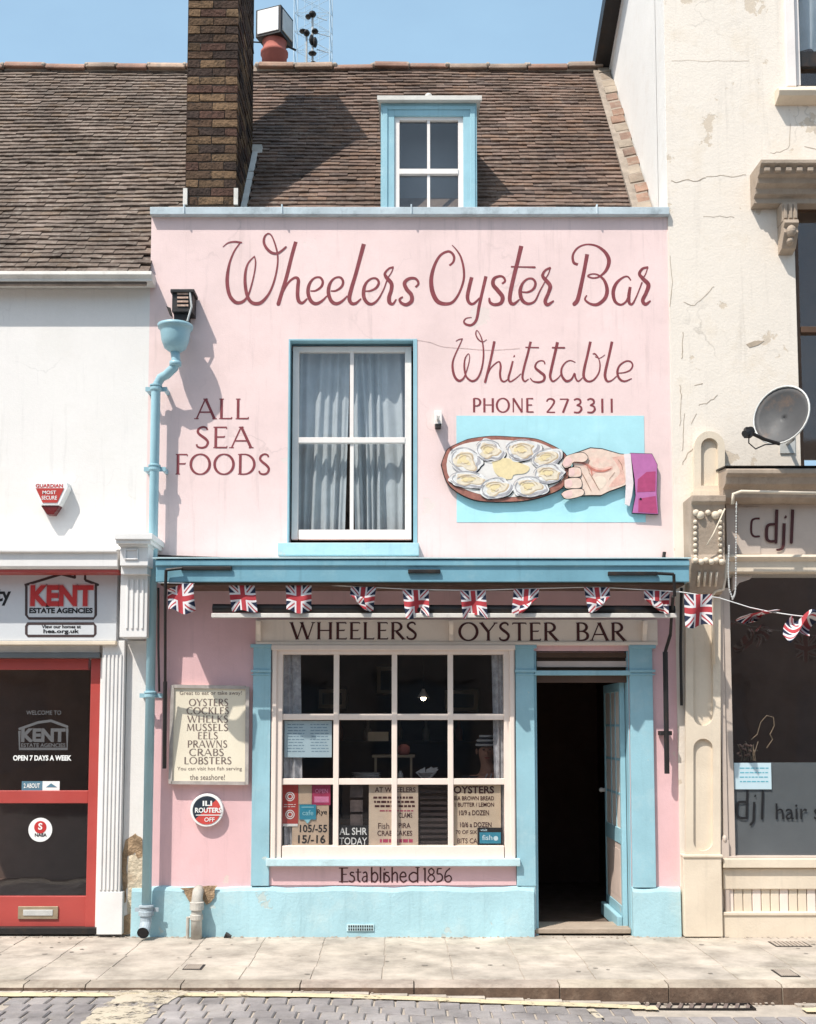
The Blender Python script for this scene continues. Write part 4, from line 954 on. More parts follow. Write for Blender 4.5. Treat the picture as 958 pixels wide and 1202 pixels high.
text(g, '10/9 a DOZEN', 539, 574, 951, 957, QY, .01); text(g, '10/6 a DOZEN', 540, 577, 965, 971, QY, .015); text(g, '70 OF SIX', 535, 560, 974.5, 979, QY, .01); text(g, 'BITS CAKE', 537, 568, 984, 990, QY, .005)
build(g, 'lettering', LETD, o, recalc=False)
o = poster('teal_card', 560.5, 590, 971.5, 993, LETK, 'teal and black sticker on the lower corner of the oysters card', QY-.004)
g = MB(); g.pb(563, 588, 977, 990, QY-.0052, .001, 0); text(g, 'fish', 566, 578, 980, 986, QY-.0052, .01, 1); text(g, 'visit', 564, 572, 973, 975.5, QY-.004, .01, 1); g.disc(W(582, 984, QY).x, W(582, 984, QY).z, .018, QY-.0066, QY-.0054, mi=1)
build(g, 'print', [PTEAL, PAPB], o, recalc=False)

# ----- mural: cut-out plate of oysters and hand -----
g = MB(); g.pb(536, 757, 488, 613, -.003, .0025)
build(g, 'painted_panel', M('sky_blue_mural_paint', (.40, .70, .76), .75, .06, 5, .1, 60, stain=(.50, .74, .78), stain_amt=.5, stain_scale=5, streak=.2), bar, label='pale blue painted rectangle behind the oyster sign')
MY = -.042
mural = empty('oyster_plate_sign', (Xp(640, 550), MY, Zp(590)), 'cut out sign of a hand holding a plate of oysters', 'sign')
s7 = SC1
def t7(pts): return [(510+a/s7, 490+b/s7) for a, b in pts]
def t8(pts): return [(640+a/6.387, 500+b/6.387) for a, b in pts]
def sm(pts): 
    q = cat([(a, b, 0) for a, b in pts+[pts[0]]], 4); return [(a, b) for a, b, _ in q[:-1]]
MPL = M('plate_brown_paint', (.33, .13, .10), .6, .3, 20, .05, 60, stain=(.50, .26, .14), stain_amt=.6, stain_scale=14)
MCR = M('plate_cream_paint', (.74, .70, .66), .6, .06, 20, .05, 60)
MSH = M('shell_white_paint', (.74, .72, .70), .6, .18, 26, .05, 60, stain=(.80, .78, .76), stain_amt=.8, stain_scale=30)
MGR = M('shell_grey_paint', (.40, .38, .40), .6, .15, 30, .05, 60)
MMT = M('oyster_meat_paint', (.74, .64, .50), .6, .12, 34, .05, 60, stain=(.80, .70, .55), stain_amt=.8, stain_scale=40)
MYW = M('butter_yellow_paint', (.76, .62, .36), .6, .08, 30, .05, 60)
MHD = M('hand_flesh_paint', (.76, .58, .48), .6, .12, 22, .05, 60, stain=(.72, .36, .30), stain_amt=.75, stain_scale=9)
MTP = M('fingertip_pink_paint', (.76, .52, .48), .6, .1, 30, .05, 60)
MRD = M('palm_red_paint', (.56, .20, .15), .6, .3, 40, 0)
MCS = M('crease_brown_paint', (.34, .19, .13), .6, .2, 40, 0)
MPU = M('sleeve_mauve_paint', (.46, .15, .36), .6, .08, 20, .05, 60)
MPD = M('sleeve_crimson_paint', (.40, .06, .16), .6, .12, 20, .05, 60)
MCF = M('cuff_pale_paint', (.76, .66, .66), .6, .08, 20, .05, 60)
outer = sm([(50,330),(75,260),(105,215),(200,170),(260,150),(400,133),(540,138),(700,150),(800,185),(900,240),(940,300),(948,380),(925,450),(880,505),(760,555),(620,585),(430,592),(280,577),(160,522),(88,450)])
g = MB(); g.ppoly(t7([(490+(a-490)*1.012, 362+(b-362)*1.018) for a, b in outer]), MY+.004, .030, 1); g.ppoly(t7(outer), MY, .004, 0)
pl = build(g, 'plate', [MPL, LETK], mural)
g = MB(); g.ppoly(t7(sm([(85,330),(110,240),(210,185),(400,157),(560,162),(700,168),(820,215),(900,280),(915,370),(895,440),(780,508),(640,552),(430,556),(280,528),(170,478),(100,410)])), MY-.002, .002); build(g, 'plate_face', MCR, pl)
oys = [(215,302,122,96,20),(385,232,108,80,15),(615,228,128,80,0),(785,285,118,68,-20),(240,437,146,62,5),(430,496,122,78,-10),(665,486,124,78,0),(800,394,116,72,-5)]
for i, (cx_, cy_, rx, ry, ro) in enumerate(oys):
    rr = random.Random(i*3+1); n = 22; ro = radians(ro); jt = [1+rr.uniform(-.08, .08) for _ in range(n)]
    lobe = [(rr.uniform(.05, .11), rr.randint(2, 3), rr.uniform(0, 6)), (rr.uniform(.02, .05), rr.randint(4, 7), rr.uniform(0, 6))]
    def el(k, dx=0, dy=0, jj=1, sd=0):
        out = []
        for q in range(n):
            a = 2*pi*q/n; r1 = k*(1+(jt[q]-1)*jj*.6+sum(A*sin(m_*a+p_+sd) for A, m_, p_ in lobe)*jj)
            x = rx*r1*cos(a)+rx*.10*k*cos(2*a); y = ry*r1*sin(a)*(1 if sin(a) > 0 else .90)
            out.append((cx_+dx+x*cos(ro)-y*sin(ro), cy_+dy+x*sin(ro)+y*cos(ro)))
        return t7(sm(out))
    yb = MY-.002-(i+1)*.0009
    g = MB()
    g.ppoly(el(1.0, 5, 6), yb-.001, .001, 3); g.ppoly(el(.985), yb-.0020, .0010, 0); g.ppoly(el(.86, 3, 4, 1.3, .5), yb-.0026, .0006, 1); g.ppoly(el(.80, -6, -5, 1.4, .9), yb-.0032, .0006, 0)
    g.ppoly(el(.64, 2, 3, 1.8, 2), yb-.0038, .0006, 4); g.ppoly(el(.62, -6, -2, 1.8, 2), yb-.0044, .0006, 2); g.ppoly(el(.34, -14, -6, 2.8, 3), yb-.0050, .0006, 5); 
    for k, w0, sw_ in ((.56, 7, 200), (.36, 6, 205), (.24, 5, 30)):
        arcp = [(cx_+rx*k*cos(a)-3+rr.uniform(-3, 3), cy_+ry*k*sin(a)+rr.uniform(-3, 3), w0*(1-.1*q)) for q, a in enumerate([radians(sw_+20*q) for q in range(8)])]
        traced(g, [arcp], 510, 490, s7, yb-.0052, mi=4)
    for k, a0 in ((.93, 15), (.91, 190), (.78, 100)):
        arcp = [(cx_+rx*k*cos(a)*cos(ro)-ry*k*sin(a)*sin(ro), cy_+rx*k*cos(a)*sin(ro)+ry*k*sin(a)*cos(ro), 5) for a in [radians(a0+16*q) for q in range(8)]]
        traced(g, [arcp], 510, 490, s7, yb-.0034, mi=1)
    build(g, 'oyster', [MSH, MGR, MMT, LETK, M('meat_line', (.56, .42, .28), .6, .1, 20, 0) if i == 0 else bpy.data.materials['meat_line'], MYW], mural, recalc=False)
g = MB(); g.ppoly(t7(sm([(405,310),(500,285),(600,320),(668,350),(640,390),(560,402),(540,432),(480,428),(425,385)])), MY-.006, .004); build(g, 'butter', MYW, mural)
# hand
palm = [(200,215),(260,195),(340,167),(430,175),(560,212),(600,215),(604,440),(570,455),(480,487),(420,517),(330,517),(270,520),(250,470),(250,380),(215,300)]
g = MB(); g.ppoly(t8([(410+(a-410)*1.02, 350+(b-350)*1.04) for a, b in palm]), MY+.004, .028, 1); g.ppoly(t8(palm), MY-.002, .006, 0)
traced(g, [[(215,268,10),(300,285,12),(350,322,18),(400,338,14),(450,335,12),(495,318,5)], [(345,325,12),(352,372,5)]], 640, 500, 6.387, MY-.003, mi=2)
traced(g, [[(330,352,4),(360,400,6),(405,480,4)], [(262,330,4),(298,395,6),(345,488,4)], [(545,250,3),(572,290,5),(580,330,3)], [(256,470,4),(285,505,4)], [(480,400,3),(520,350,4)], [(170,330,3),(172,372,3)], [(335,255,4),(318,300,5),(330,345,4)]], 640, 500, 6.387, MY-.003, mi=3)
MPK = M('palm_pink_paint', (.74, .44, .36), .6, .18, 24, 0, stain=(.78, .58, .48), stain_amt=.8, stain_scale=16)
MLT = M('palm_highlight_paint', (.79, .65, .53), .6, .1, 24, 0)
g.ppoly(t8(sm([(230,275),(300,262),(350,300),(420,318),(500,300),(500,330),(440,350),(380,350),(350,370),(330,335),(280,295)])), MY-.0028, .0008, 4)
g.ppoly(t8(sm([(500,235),(560,228),(596,240),(590,330),(600,420),(540,450),(480,455),(520,400),(560,350),(540,290)])), MY-.0028, .0008, 4)
g.ppoly(t8(sm([(370,385),(430,375),(460,420),(420,470),(385,450)])), MY-.0028, .0008, 5)
hand = build(g, 'hand', [MHD, LETK, MRD, MCS, MPK, MLT], mural, recalc=False)
def finger(pts, tip, Y):
    g = MB(); cxm = sum(p[0] for p in pts)/len(pts); cym = sum(p[1] for p in pts)/len(pts)
    g.ppoly(t8(sm([(cxm+(a-cxm)*1.05, cym+(b-cym)*1.13) for a, b in pts])), Y+.003, .012, 1); g.ppoly(t8(sm(pts)), Y, .003, 0)
    g.ppoly(t8(sm(tip)), Y-.0015, .0015, 2); build(g, 'finger', [MHD, LETK, MTP], hand)
finger([(178,318),(215,310),(262,318),(268,372),(215,382),(178,376)], [(180,322),(212,316),(222,345),(212,374),(182,370)], MY-.010)
finger([(145,405),(190,392),(262,395),(270,458),(200,466),(150,462)], [(150,412),(190,402),(205,430),(190,456),(154,454)], MY-.011)
finger([(122,510),(150,488),(210,474),(280,476),(285,515),(210,540),(150,542)], [(128,510),(152,494),(195,484),(205,510),(190,532),(150,535)], MY-.012)
g = MB(); th_ = [(128,285),(150,235),(200,212),(280,200),(320,235),(290,268),(215,268),(190,300),(150,312)]
g.ppoly(t8(sm([(215+(a-215)*1.03, 255+(b-255)*1.08) for a, b in th_])), MY-.012, .01, 1); g.ppoly(t8(sm(th_)), MY-.016, .004, 0); g.ppoly(t8(sm([(132,284),(152,246),(185,232),(200,262),(180,296),(150,304)])), MY-.0175, .0015, 2); build(g, 'thumb', [MHD, LETK, MTP], hand)
slv = [(640,205),(800,210),(840,290),(835,500),(847,660),(655,650),(680,520),(672,400),(655,290)]
g = MB(); g.ppoly(t8([(750+(a-750)*1.03, 430+(b-430)*1.015) for a, b in slv]), MY+.004, .028, 2); g.ppoly(t8(slv), MY-.002, .006, 0); g.ppoly(t8([(695,400),(760,345),(828,340),(826,490),(690,496)]), MY-.0035, .0015, 1); g.ppoly(t8([(700,545),(828,525),(842,655),(698,645)]), MY-.0035, .0015, 1)
g.disc(W(640+715/6.387, 500+548/6.387, MY).x, W(700, 500+548/6.387, MY).z, .009, MY-.006, MY-.003, 12, 2)
build(g, 'sleeve', [MPU, MPD, LETK], mural)
g = MB(); g.ppoly(t8([(590,210),(640,207),(650,300),(662,430),(652,520),(632,600),(600,585),(606,470),(602,330)]), MY-.004, .02); build(g, 'shirt_cuff', MCF, mural)

# ----- awning box with folded arms -----
CY_ = -.50
aw = empty('shop_awning', (0, CY_, Zp(683, CY_)), 'closed blue shop awning box running over the oyster bar front', 'awning')
x0, x1 = Xp(183, 670, CY_), Xp(809, 670, CY_)
zt_, zb_ = Zp(656.5, CY_), Zp(683, CY_)
g = MB(); AWB = M('deeper_blue_awning_paint', (.175, .37, .46), .55, .12, 2, .12, 60, stain=(.28, .46, .52), stain_amt=.6, streak=.45, stain_scale=5)
g.mould([(CY_, zb_), (CY_-.004, zt_-.055), (CY_-.02, zt_-.05), (CY_-.02, zt_-.012), (CY_, zt_), (0.0-.001, zt_+.03), (-.001, zb_+.02), (-.06, zb_), ], x0, x1)
build(g, 'awning_box', AWB, aw, bevel=.004)
g = MB(); g.mould([(CY_-.03, zt_+.002), (CY_-.03, zt_+.010), (-.0, zt_+.05), (-.0, zt_+.034)], x0-.02, x1+.01); build(g, 'lead_flashing', BLUEW, aw)
for a_, b_, pyc in ((212, 272, 667), (479, 517, 670.5), (714, 772, 673)):
    g = MB(); g.pb(a_, b_, pyc-2.2, pyc+2.2, CY_-.026, .03); build(g, 'slot_bar', BLACK, aw, bevel=.004)
# underside slats
g = MB(); g.box(x0+.03, x1-.03, CY_+.03, -.08, zb_-.02, zb_-.001); build(g, 'soffit', WOODC, aw)
# roller and front rail
RY = -.37
g = MB(); p0_, p1_ = W(250, 714, RY), W(792, 716, RY); g.tube([(p0_.x, RY, p0_.z), (p1_.x, RY, p1_.z)], .033, 12); build(g, 'roller', BLACK, aw, smooth=False)
g = MB(); p0_, p1_ = W(248, 721, RY-.05), W(795, 722.5, RY-.05); g.box(p0_.x, p1_.x, RY-.05, RY-.02, p1_.z-.016, p1_.z+.018); build(g, 'front_rail', GUTW, aw, bevel=.005)
def arm(pts, name='folding_arm'):
    g = MB()
    for (p, q, r_) in pts: g.tube([W(*p), W(*q)], r_, 8)
    return build(g, name, BLACK, aw)
arm([((195, 669, -.54), (214, 667, -.54), .012), ((195, 669, -.54), (194, 700, -.50), .012), ((194, 700, -.5), (194, 800, -.16), .011), ((194, 800, -.16), (193, 902, -.09), .016)])
arm([((772, 673, -.54), (791, 674, -.54), .012), ((791, 674, -.54), (792, 700, -.50), .012), ((790, 700, -.5), (787, 745, -.20), .012), ((787, 745, -.20), (781, 765, -.15), .013), ((781, 765, -.15), (783, 908, -.09), .02)])
g = MB(); g.pb(776, 789, 858, 863, -.12, .11); build(g, 'arm_bracket', BLACK, aw)
g = MB(); g.tube([W(800, 690, -.1), W(799, 760, -.09), W(800, 828, -.05)], .012, 6); build(g, 'side_cable', BLACK, aw); g = MB(); g.tube([W(186, 690, -.18), W(186, 760, -.16), W(187, 812, -.13)], .009, 6); build(g, 'side_cable', BLACK, aw)

# ----- wires / pipe along the wall above awning -----
g = MB(); g.tube([W(182, 652, -.03), W(260, 655, -.03), W(326, 656, -.03)], .008, 6); g.tube([W(487, 657, -.03), W(600, 657, -.03), W(800, 658, -.03)], .010, 6); g.tube([W(779, 656, -.03), W(780, 648, -.03)], .014, 8)
tag(build(g, 'wall_cable', BLACK), 'black cable clipped along the pink wall just above the awning', 'cable')
# security lamp bracket
sc_ = empty('wall_lamp_bracket', W(514, 497, 0), 'small white wall bracket left of the painted oyster plate', 'bracket')
g = MB(); g.pb(510, 519, 482, 498, -.06, .06); g.pb(511, 518, 497, 500, -.11, .11, 1); build(g, 'bracket_body', [SASH, BLACK], sc_, bevel=.004)
g = MB(); p = W(514.5, 489, -.15); g.tube([(p.x, -.06, p.z), (p.x, -.17, p.z+.01)], .012, 8); build(g, 'bracket_arm', SASH, sc_)

# ----- drain pipe -----
PX = Xp(183, 460, -.13); PYY = -.13
dp = empty('drainpipe', (PX, PYY, .1), 'pale blue iron drainpipe with a bowl hopper between white and pink walls', 'drainpipe')
BPIPE = M('glossy_blue_pipe_paint', (.29, .475, .54), .4, .1, 3, .1, 50, spec=.5, stain=(.40, .60, .66), stain_amt=.4)
HX, HY = Xp(205.5, 395, -.2), -.19
zr, zb2 = Zp(382, HY), Zp(413, HY)
g = MB(); R = .125
g.lathe([(.02, zb2-.01), (.045, zb2), (.085, zb2+.03), (.107, zb2+.09), (.115, zb2+.15), (.122, zr-.03), (.135, zr-.025), (.138, zr), (.118, zr), (.10, zr-.05)], HX, HY, 26)
build(g, 'hopper', BPIPE, dp, smooth=True)
z1_, z2_ = Zp(424, HY), Zp(448, PYY)
g = MB(); pth = [(HX, HY, zb2+.0), (HX+.01, HY, z1_), (HX-.01, HY+.01, z1_-.05), (HX-.07, HY+.03, z1_-.10), (PX+.04, PYY-.005, z2_+.03), (PX, PYY, z2_-.04), (PX, PYY, .20)]
g.tube(pth[:], .036, 16); build(g, 'pipe', BPIPE, dp, smooth=True)
def collar(z, r=.046, h=.04, n2='collar'):
    g = MB(); g.lathe([(.036, z-h-.012), (r, z-h), (r, z-h*.6), (r*.9, z-h*.5), (r*.9, z-.012), (r*1.06, z-.01), (r*1.06, z), (.036, z+.006)], PX, PYY, 18)
    g.box(PX-.085, PX+.085, PYY+.01, PYY+.03, z-.045, z-.012); g.box(PX-.08, PX-.06, PYY+.03, 0.0, z-.045, z-.012); g.box(PX+.06, PX+.08, PYY+.03, 0.0, z-.045, z-.012)
    build(g, n2, BPIPE, dp, bevel=0)
for py in (452, 546, 812): collar(Zp(py, PYY))
g = MB(); g.lathe([(.036, z1_-.04), (.047, z1_-.035), (.047, z1_-.005), (.036, z1_)], HX+.005, HY, 16); build(g, 'collar', BPIPE, dp, smooth=True)
g = MB(); g.lathe([(.04, .17), (.058, .175), (.058, .205), (.05, .21), (.05, .235), (.058, .24), (.055, .25), (.036, .255)], PX, PYY, 18)
g.tube([(PX, PYY, .20), (PX, PYY-.01, .12), (PX, PYY-.05, .075), (PX, PYY-.10, .06)], [.044, .044, .043, .045], 16, caps=False); g.tube([(PX, PYY-.098, .0605), (PX, PYY-.10, .06)], .038, 16, 1)
g.box(PX-.09, PX+.09, PYY+.01, PYY+.02, .20, .23)
build(g, 'shoe', [M('grey_blue_worn_pipe', (.36, .42, .46), .6, .2, 10, .2, 40), LETK], dp)
# dark outlet box over the hopper
ob = empty('rainwater_outlet', (HX, -.1, zr), 'dark slatted outlet box on the wall above the pipe hopper', 'outlet')
g = MB(); OY = -.16
g.pb(202, 226, 341, 366, OY, .16); g.pb(204, 221, 366, 380, OY+.03, .10); g.ppoly([(195, 359), (200, 361), (203, 373), (199, 369)], OY+.03, .02); g.pb(200, 228, 339, 343, OY-.02, .17)
build(g, 'outlet_box', BLACK, ob, bevel=.004)
for k in range(4): g = MB(); g.pb(208, 221, 343.5+k*4.6, 345.6+k*4.6, OY-.008, .010); build(g, 'slat', M('rusty_pale_slat', (.55, .38, .30), .8, .4, 40, 0) if k == 0 else bpy.data.materials['rusty_pale_slat'], ob)
g = MB(); g.tube([W(223, 343, OY-.01), W(225, 360, OY-.01), W(220, 377, OY)], .008, 6); build(g, 'bracket_strip', GALV, ob)
# vent pipe
VX = Xp(231, 1070, -.13); vp = empty('vent_pipe', (VX, -.13, 0), 'stubby grimy grey vent pipe rising from the pavement at the blue plinth', 'pipe')
VM = M('grimy_pale_pipe', (.50, .47, .42), .7, .2, 10, .3, 40, stain=(.30, .22, .15), stain_amt=.5, stain_scale=12)
g = MB(); zt2 = Zp(1048, -.13); g.tube([(VX, -.13, 0), (VX, -.13, zt2-.12), (VX-.0, -.125, zt2-.05), (VX, -.09, zt2), (VX, -.05, zt2+.01)], .042, 16); build(g, 'pipe', VM, vp, smooth=True)
g = MB(); g.lathe([(.042, zt2-.13), (.054, zt2-.125), (.054, zt2-.07), (.042, zt2-.065)], VX, -.13, 16); g.lathe([(.042, .14), (.05, .145), (.05, .18), (.042, .185)], VX, -.13, 16); build(g, 'collar', VM, vp)
g = MB(); g.tube([(VX-.07, -.11, 0), (VX-.07, -.11, .16)], .013, 8); g.tube([(VX-.07, -.11, .15), (VX-.02, -.12, .17)], .01, 8); build(g, 'side_pipe', VM, vp)
g = MB(); p = W(265, 1092, -.09); g.tube([(p.x, -.09, 0), (p.x+.01, -.10, .03), (p.x+.04, -.11, .01)], .016, 8); tag(build(g, 'pipe_stub', BLACK), 'little dark stub on the pavement right of the vent pipe', 'pipe')

# ----- menu board on wall -----
mbd = empty('menu_board', W(247, 920, -.05), 'framed cream menu board listing oysters cockles whelks on the pink wall', 'menu board')
BY = -.06
g = MB(); q = [(201.5, 804), (291.5, 806), (290.5, 921), (198.5, 920)]
g.ppoly(q, BY+.01, .045, 0); board = build(g, 'board', M('menu_cream', (.76, .69, .55), .6, .04, 3, .03, 50, stain=(.62, .52, .38), stain_amt=.3), mbd)
def rail(a, b, wd):
    p, r_ = W(*a, BY), W(*b, BY); d = (r_-p).normalized(); n_ = Vector((-d.z, 0, d.x))*wd/2
    g = MB(); g.prism([((p+n_).x, (p+n_).z), ((r_+n_).x, (r_+n_).z), ((r_-n_).x, (r_-n_).z), ((p-n_).x, (p-n_).z)], BY-.004, BY+.02); build(g, 'frame_rail', M('grey_weathered_frame', (.42, .38, .35), .6, .2, 14, .1, 40) if 'grey_weathered_frame' not in bpy.data.materials else bpy.data.materials['grey_weathered_frame'], mbd)
rail((204, 805.5), (288.5, 807), .026); rail((202.5, 804), (200, 920), .027); rail((290.5, 806), (289.5, 921), .027); rail((201.5, 918.5), (288, 919.5), .026)
g = MB(); LB = BY+.01
text(g, 'Great to eat or take away!', 211, 284, 811, 817, LB, .0)
for i, (s_, a_, b_) in enumerate([('OYSTERS', 222, 268), ('COCKLES', 219, 269), ('WHELKS', 220, 268), ('MUSSELS', 219, 268), ('EELS', 232, 256), ('PRAWNS', 220, 267), ('CRABS', 222, 263), ('LOBSTERS', 216, 272)]):
    y = 820.5+i*9.75; roman(g, s_, a_, b_, y, y+8, LB, .19, .07)
text(g, 'You can visit hot fish serving', 208, 284, 900, 905.5, LB, 0); text(g, 'the seashore!', 223, 264, 909, 915.5, LB, 0)
build(g, 'lettering', M('faded_brown_print', (.20, .15, .13), .7, .2, 20, 0), board, recalc=False)
# round plaque
c = W(244, 950.5, 0); pq = empty('round_plaque', c, 'round black and red plaque with a white rim under the menu board', 'plaque')
g = MB(); g.disc(c.x, c.z, .127, -.05, -.002); build(g, 'rim', LETW, pq, bevel=.004)
g = MB(); n = 30; R = .108
def seg(a0, a1, mi): g.prism([(c.x+R*cos(radians(a0+(a1-a0)*k/n)), c.z+R*sin(radians(a0+(a1-a0)*k/n))) for k in range(n+1)], -.054, -.05, mi)
seg(48, 218, 0); seg(218, 408, 1); build(g, 'face', [M('plaque_black', (.02, .03, .045), .5, .1, 10, 0), M('plaque_red', (.55, .07, .06), .5, .1, 10, 0)], pq)
g = MB(); text(g, 'ILI', 238, 249, 940, 946, -.0545, .03); text(g, 'ROUTERS', 229, 260, 948, 954, -.0545, .03); g.pb(230, 259, 956.3, 957.3, -.056, .0012); text(g, 'OFF', 240, 252, 959.5, 964.5, -.0545, .01); build(g, 'lettering', LETW, pq, recalc=False)

# ================= ROOFS =================
E0 = Vector((0, -.12, Zp(322, -.12))); 
ZE = E0.z; YE = -.12
YRG = 2.5; ZRG = Zp(82, YRG)
sl_ = (ZRG-ZE)/(YRG-YE); SA = math.atan(sl_)
def rz(y): return ZE+(y-YE)*sl_
gauge = .0755; tw = .165
SLEN = math.hypot(YRG-YE, ZRG-ZE); NR = int(SLEN/gauge)
up = Vector((0, cos(SA), sin(SA))); nrm = Vector((0, -sin(SA), cos(SA)))
def tilemesh(name, mat, seed):
    r = random.Random(seed); bm = bmesh.new(); bmesh.ops.create_cube(bm, size=1)
    cuts = bmesh.ops.subdivide_edges(bm, edges=[e for e in bm.edges if abs(e.verts[0].co.x-e.verts[1].co.x) > .5], cuts=1)
    for v in bm.verts:
        x, y, z = v.co; cam_ = .0018*(1-(2*x)**2)
        v.co = Vector((x*(tw-.0018)+r.uniform(-.0006, .0006), y*.125+.0625+r.uniform(-.004, .004)*(y < 0), z*.017+cam_+(.014 if y < 0 else -.009)+r.uniform(-.002, .002)*(y < 0)))
    me = bpy.data.meshes.new(name); bm.to_mesh(me); bm.free(); me.materials.append(mat); return me
def roof(parent, xa, xb, y0, mat, skip, seed, wob):
    base = MB(); 
    r = random.Random(seed); me = [tilemesh('tile', mat, seed+i) for i in range(6)]
    if xb < 0: base.add([(xa, y0, rz(y0)-.02), (XL, y0, rz(y0)-.02), (XL, .3, rz(.3)-.02), (xa, .3, rz(.3)-.02), (xa, y0, rz(y0)-.08), (XL, y0, rz(y0)-.08), (XL, .3, rz(.3)-.08), (xa, .3, rz(.3)-.08)], [(0, 1, 2, 3), (4, 5, 6, 7), (0, 1, 5, 4), (3, 2, 6, 7), (0, 3, 7, 4), (1, 2, 6, 5)]); y0b = y0; y0 = .302
    base.add([(xa, y0, rz(y0)-.02), (xb, y0, rz(y0)-.02), (xb, YRG, ZRG-.02), (xa, YRG, ZRG-.02), (xa, y0, rz(y0)-.08), (xb, y0, rz(y0)-.08), (xb, YRG, ZRG-.08), (xa, YRG, ZRG-.08)], [(0, 1, 2, 3), (4, 5, 6, 7), (0, 1, 5, 4), (3, 2, 6, 7), (0, 3, 7, 4), (1, 2, 6, 5)])
    rf = build(base, 'roof', CMORT, parent)
    if xb < 0: y0 = y0b
    lst = []
    for k in range(NR):
        s = k*gauge; y = YE+cos(SA)*s
        if y < y0-.05: continue
        x = xa+tw/2+(tw/2 if k % 2 else 0)
        while x < xb+tw*.42:
            x = min(x, xb-tw/2+.02)
            if not skip(x, y):
                wv = wob*(.006*sin(x*2.1+k*.4)+.005*sin(x*5.3+k*1.7))
                p = Vector((x, YE, ZE))+up*(s+wv+r.uniform(-.004, .004))+nrm*(r.uniform(-.002, .004)+.010*sin(x*1.3+k*.15)*wob)
                lst.append((p, (SA+r.uniform(-.02, .02), r.uniform(-.015, .015), r.uniform(-.02, .02))))
            x += tw
    def vis(p): return abs(p.x) < (DC+p.y)*.36
    lst.sort(key=lambda t: (0 if vis(t[0]) else 1, t[0].y))
    for p, ro in lst[:298]: inst(me[r.randrange(6)], 'tile', p, rf, ro)
    from mathutils import Euler
    g = MB()
    for p, ro in lst[298:]:
        m = me[r.randrange(6)]; R = Euler(ro).to_matrix()
        g.add([R @ v.co+p for v in m.vertices], [tuple(q.vertices) for q in m.polygons])
    build(g, 'tile_field', mat, rf, kind='stuff', recalc=False)
    return rf
# chimney footprint
CF, CB = .30, 1.22
CX0, CX1 = Xp(218, 200, CF), Xp(278, 200, CF)
# dormer footprint
DY = .42
DX0, DX1 = Xp(447, 180, DY), Xp(560, 180, DY)
DZT = Zp(121, DY)
dback = YE+(DZT-ZE)/sl_
agency = empty('estate_agency', (-3.2, 0, 0), 'white rendered estate agency with red shop door and tiled roof', 'building')
rfL = roof(agency, -5.2, CX0-.01, YE-.02, TILEM, lambda x, y: x > XL-.07 and y < .29, 11, 1.0)
rfR = roof(bar, CX0+.005, XM-.16, .30, TILEM2, lambda x, y: (x < CX1+.07 and y < CB-.03) or (DX0+.06 < x < DX1-.06 and DY-.02 < y < dback-.05), 37, 1.0)
# rear slopes so the roof is solid
g = MB(); g.box(-5.2, XM, YRG-.02, YRG+.02, ZRG-.6, ZRG-.03); g.add([(-5.2, YRG, ZRG-.04), (XM, YRG, ZRG-.04), (XM, YRG+3, ZRG-3.4), (-5.2, YRG+3, ZRG-3.4)], [(0, 1, 2, 3)]); build(g, 'rear_slope', TILEM, rfR)
# ridge tiles
def ridge(rf, xa, xb):
    x = xa; r = random.Random(int(xa*10)+50)
    while x < xb-.05:
        L_ = min(r.uniform(.30, .44), xb-x); g = MB(); n = 8; dz = r.uniform(-.012, .012); dr = r.uniform(-.01, .01)
        pts = [(YRG+(.115+dr)*cos(pi*k/n+0), ZRG-.035+dz+(.09+dr)*sin(pi*k/n)) for k in range(n+1)]
        g.mould(pts, x+.006, x+L_-.006); o = build(g, 'ridge_tile', RIDGE, rf, bevel=.012); o.rotation_euler = (0, r.uniform(-.02, .02), 0)
        g = MB()
        for q in range(5): g.ball((x+r.uniform(-.02, .02), YRG-.09+q*.03, ZRG+.0+q*.012), .03, .03, .02+r.uniform(0, .01), 6)
        build(g, 'ridge_mortar', MORT, rf)
        x += L_
ridge(rfL, -5.0, CX0-.02); ridge(rfR, CX1-.12, XM-.02)
g = MB(); g.box(-5.2, XM, YRG-.06, YRG+.06, ZRG-.05, ZRG+.012); build(g, 'ridge_bedding', MORT, rfR)
# valley / verge strip beside the gable
g0 = math.hypot(YRG-.35, 1); n = 20
for k in range(n):
    s0 = .38/cos(SA)+k*(SLEN-.62)/n; s1 = s0+(SLEN-.62)/n-.03
    a = Vector((XM-.17+.01*sin(k*2), YE, ZE)); j = random.uniform(-.012, .012)
    g = MB(); P = []
    for dx, s in ((.045+j, s0), (.165, s0+.05), (.165, s1+.05), (.045+j, s1)):
        for h in (.0, .045+.006*sin(k*1.7)): P.append(a+Vector((dx, 0, 0))+up*s+nrm*h)
    g.add(P, [(0, 2, 4, 6), (1, 3, 5, 7), (0, 1, 3, 2), (2, 3, 5, 4), (4, 5, 7, 6), (6, 7, 1, 0)]); build(g, 'verge_stone', VERGEM, rfR, bevel=.006)
g = MB(); a = Vector((XM-.18, YE, ZE)); P = [a+Vector((dx, 0, 0))+up*s+nrm*h for dx, s in ((0, .3), (.17, .3), (.17, SLEN-.1), (0, SLEN-.1)) for h in (-.02, .038)]
g.add(P, [(0, 2, 4, 6), (1, 3, 5, 7), (0, 1, 3, 2), (2, 3, 5, 4), (4, 5, 7, 6), (6, 7, 1, 0)]); build(g, 'verge_mortar', M('dull_verge_mortar', (.30, .25, .205), .95, .25, 8, .8, 40, stain=(.44, .37, .30), stain_amt=.6, stain_scale=9), rfR)
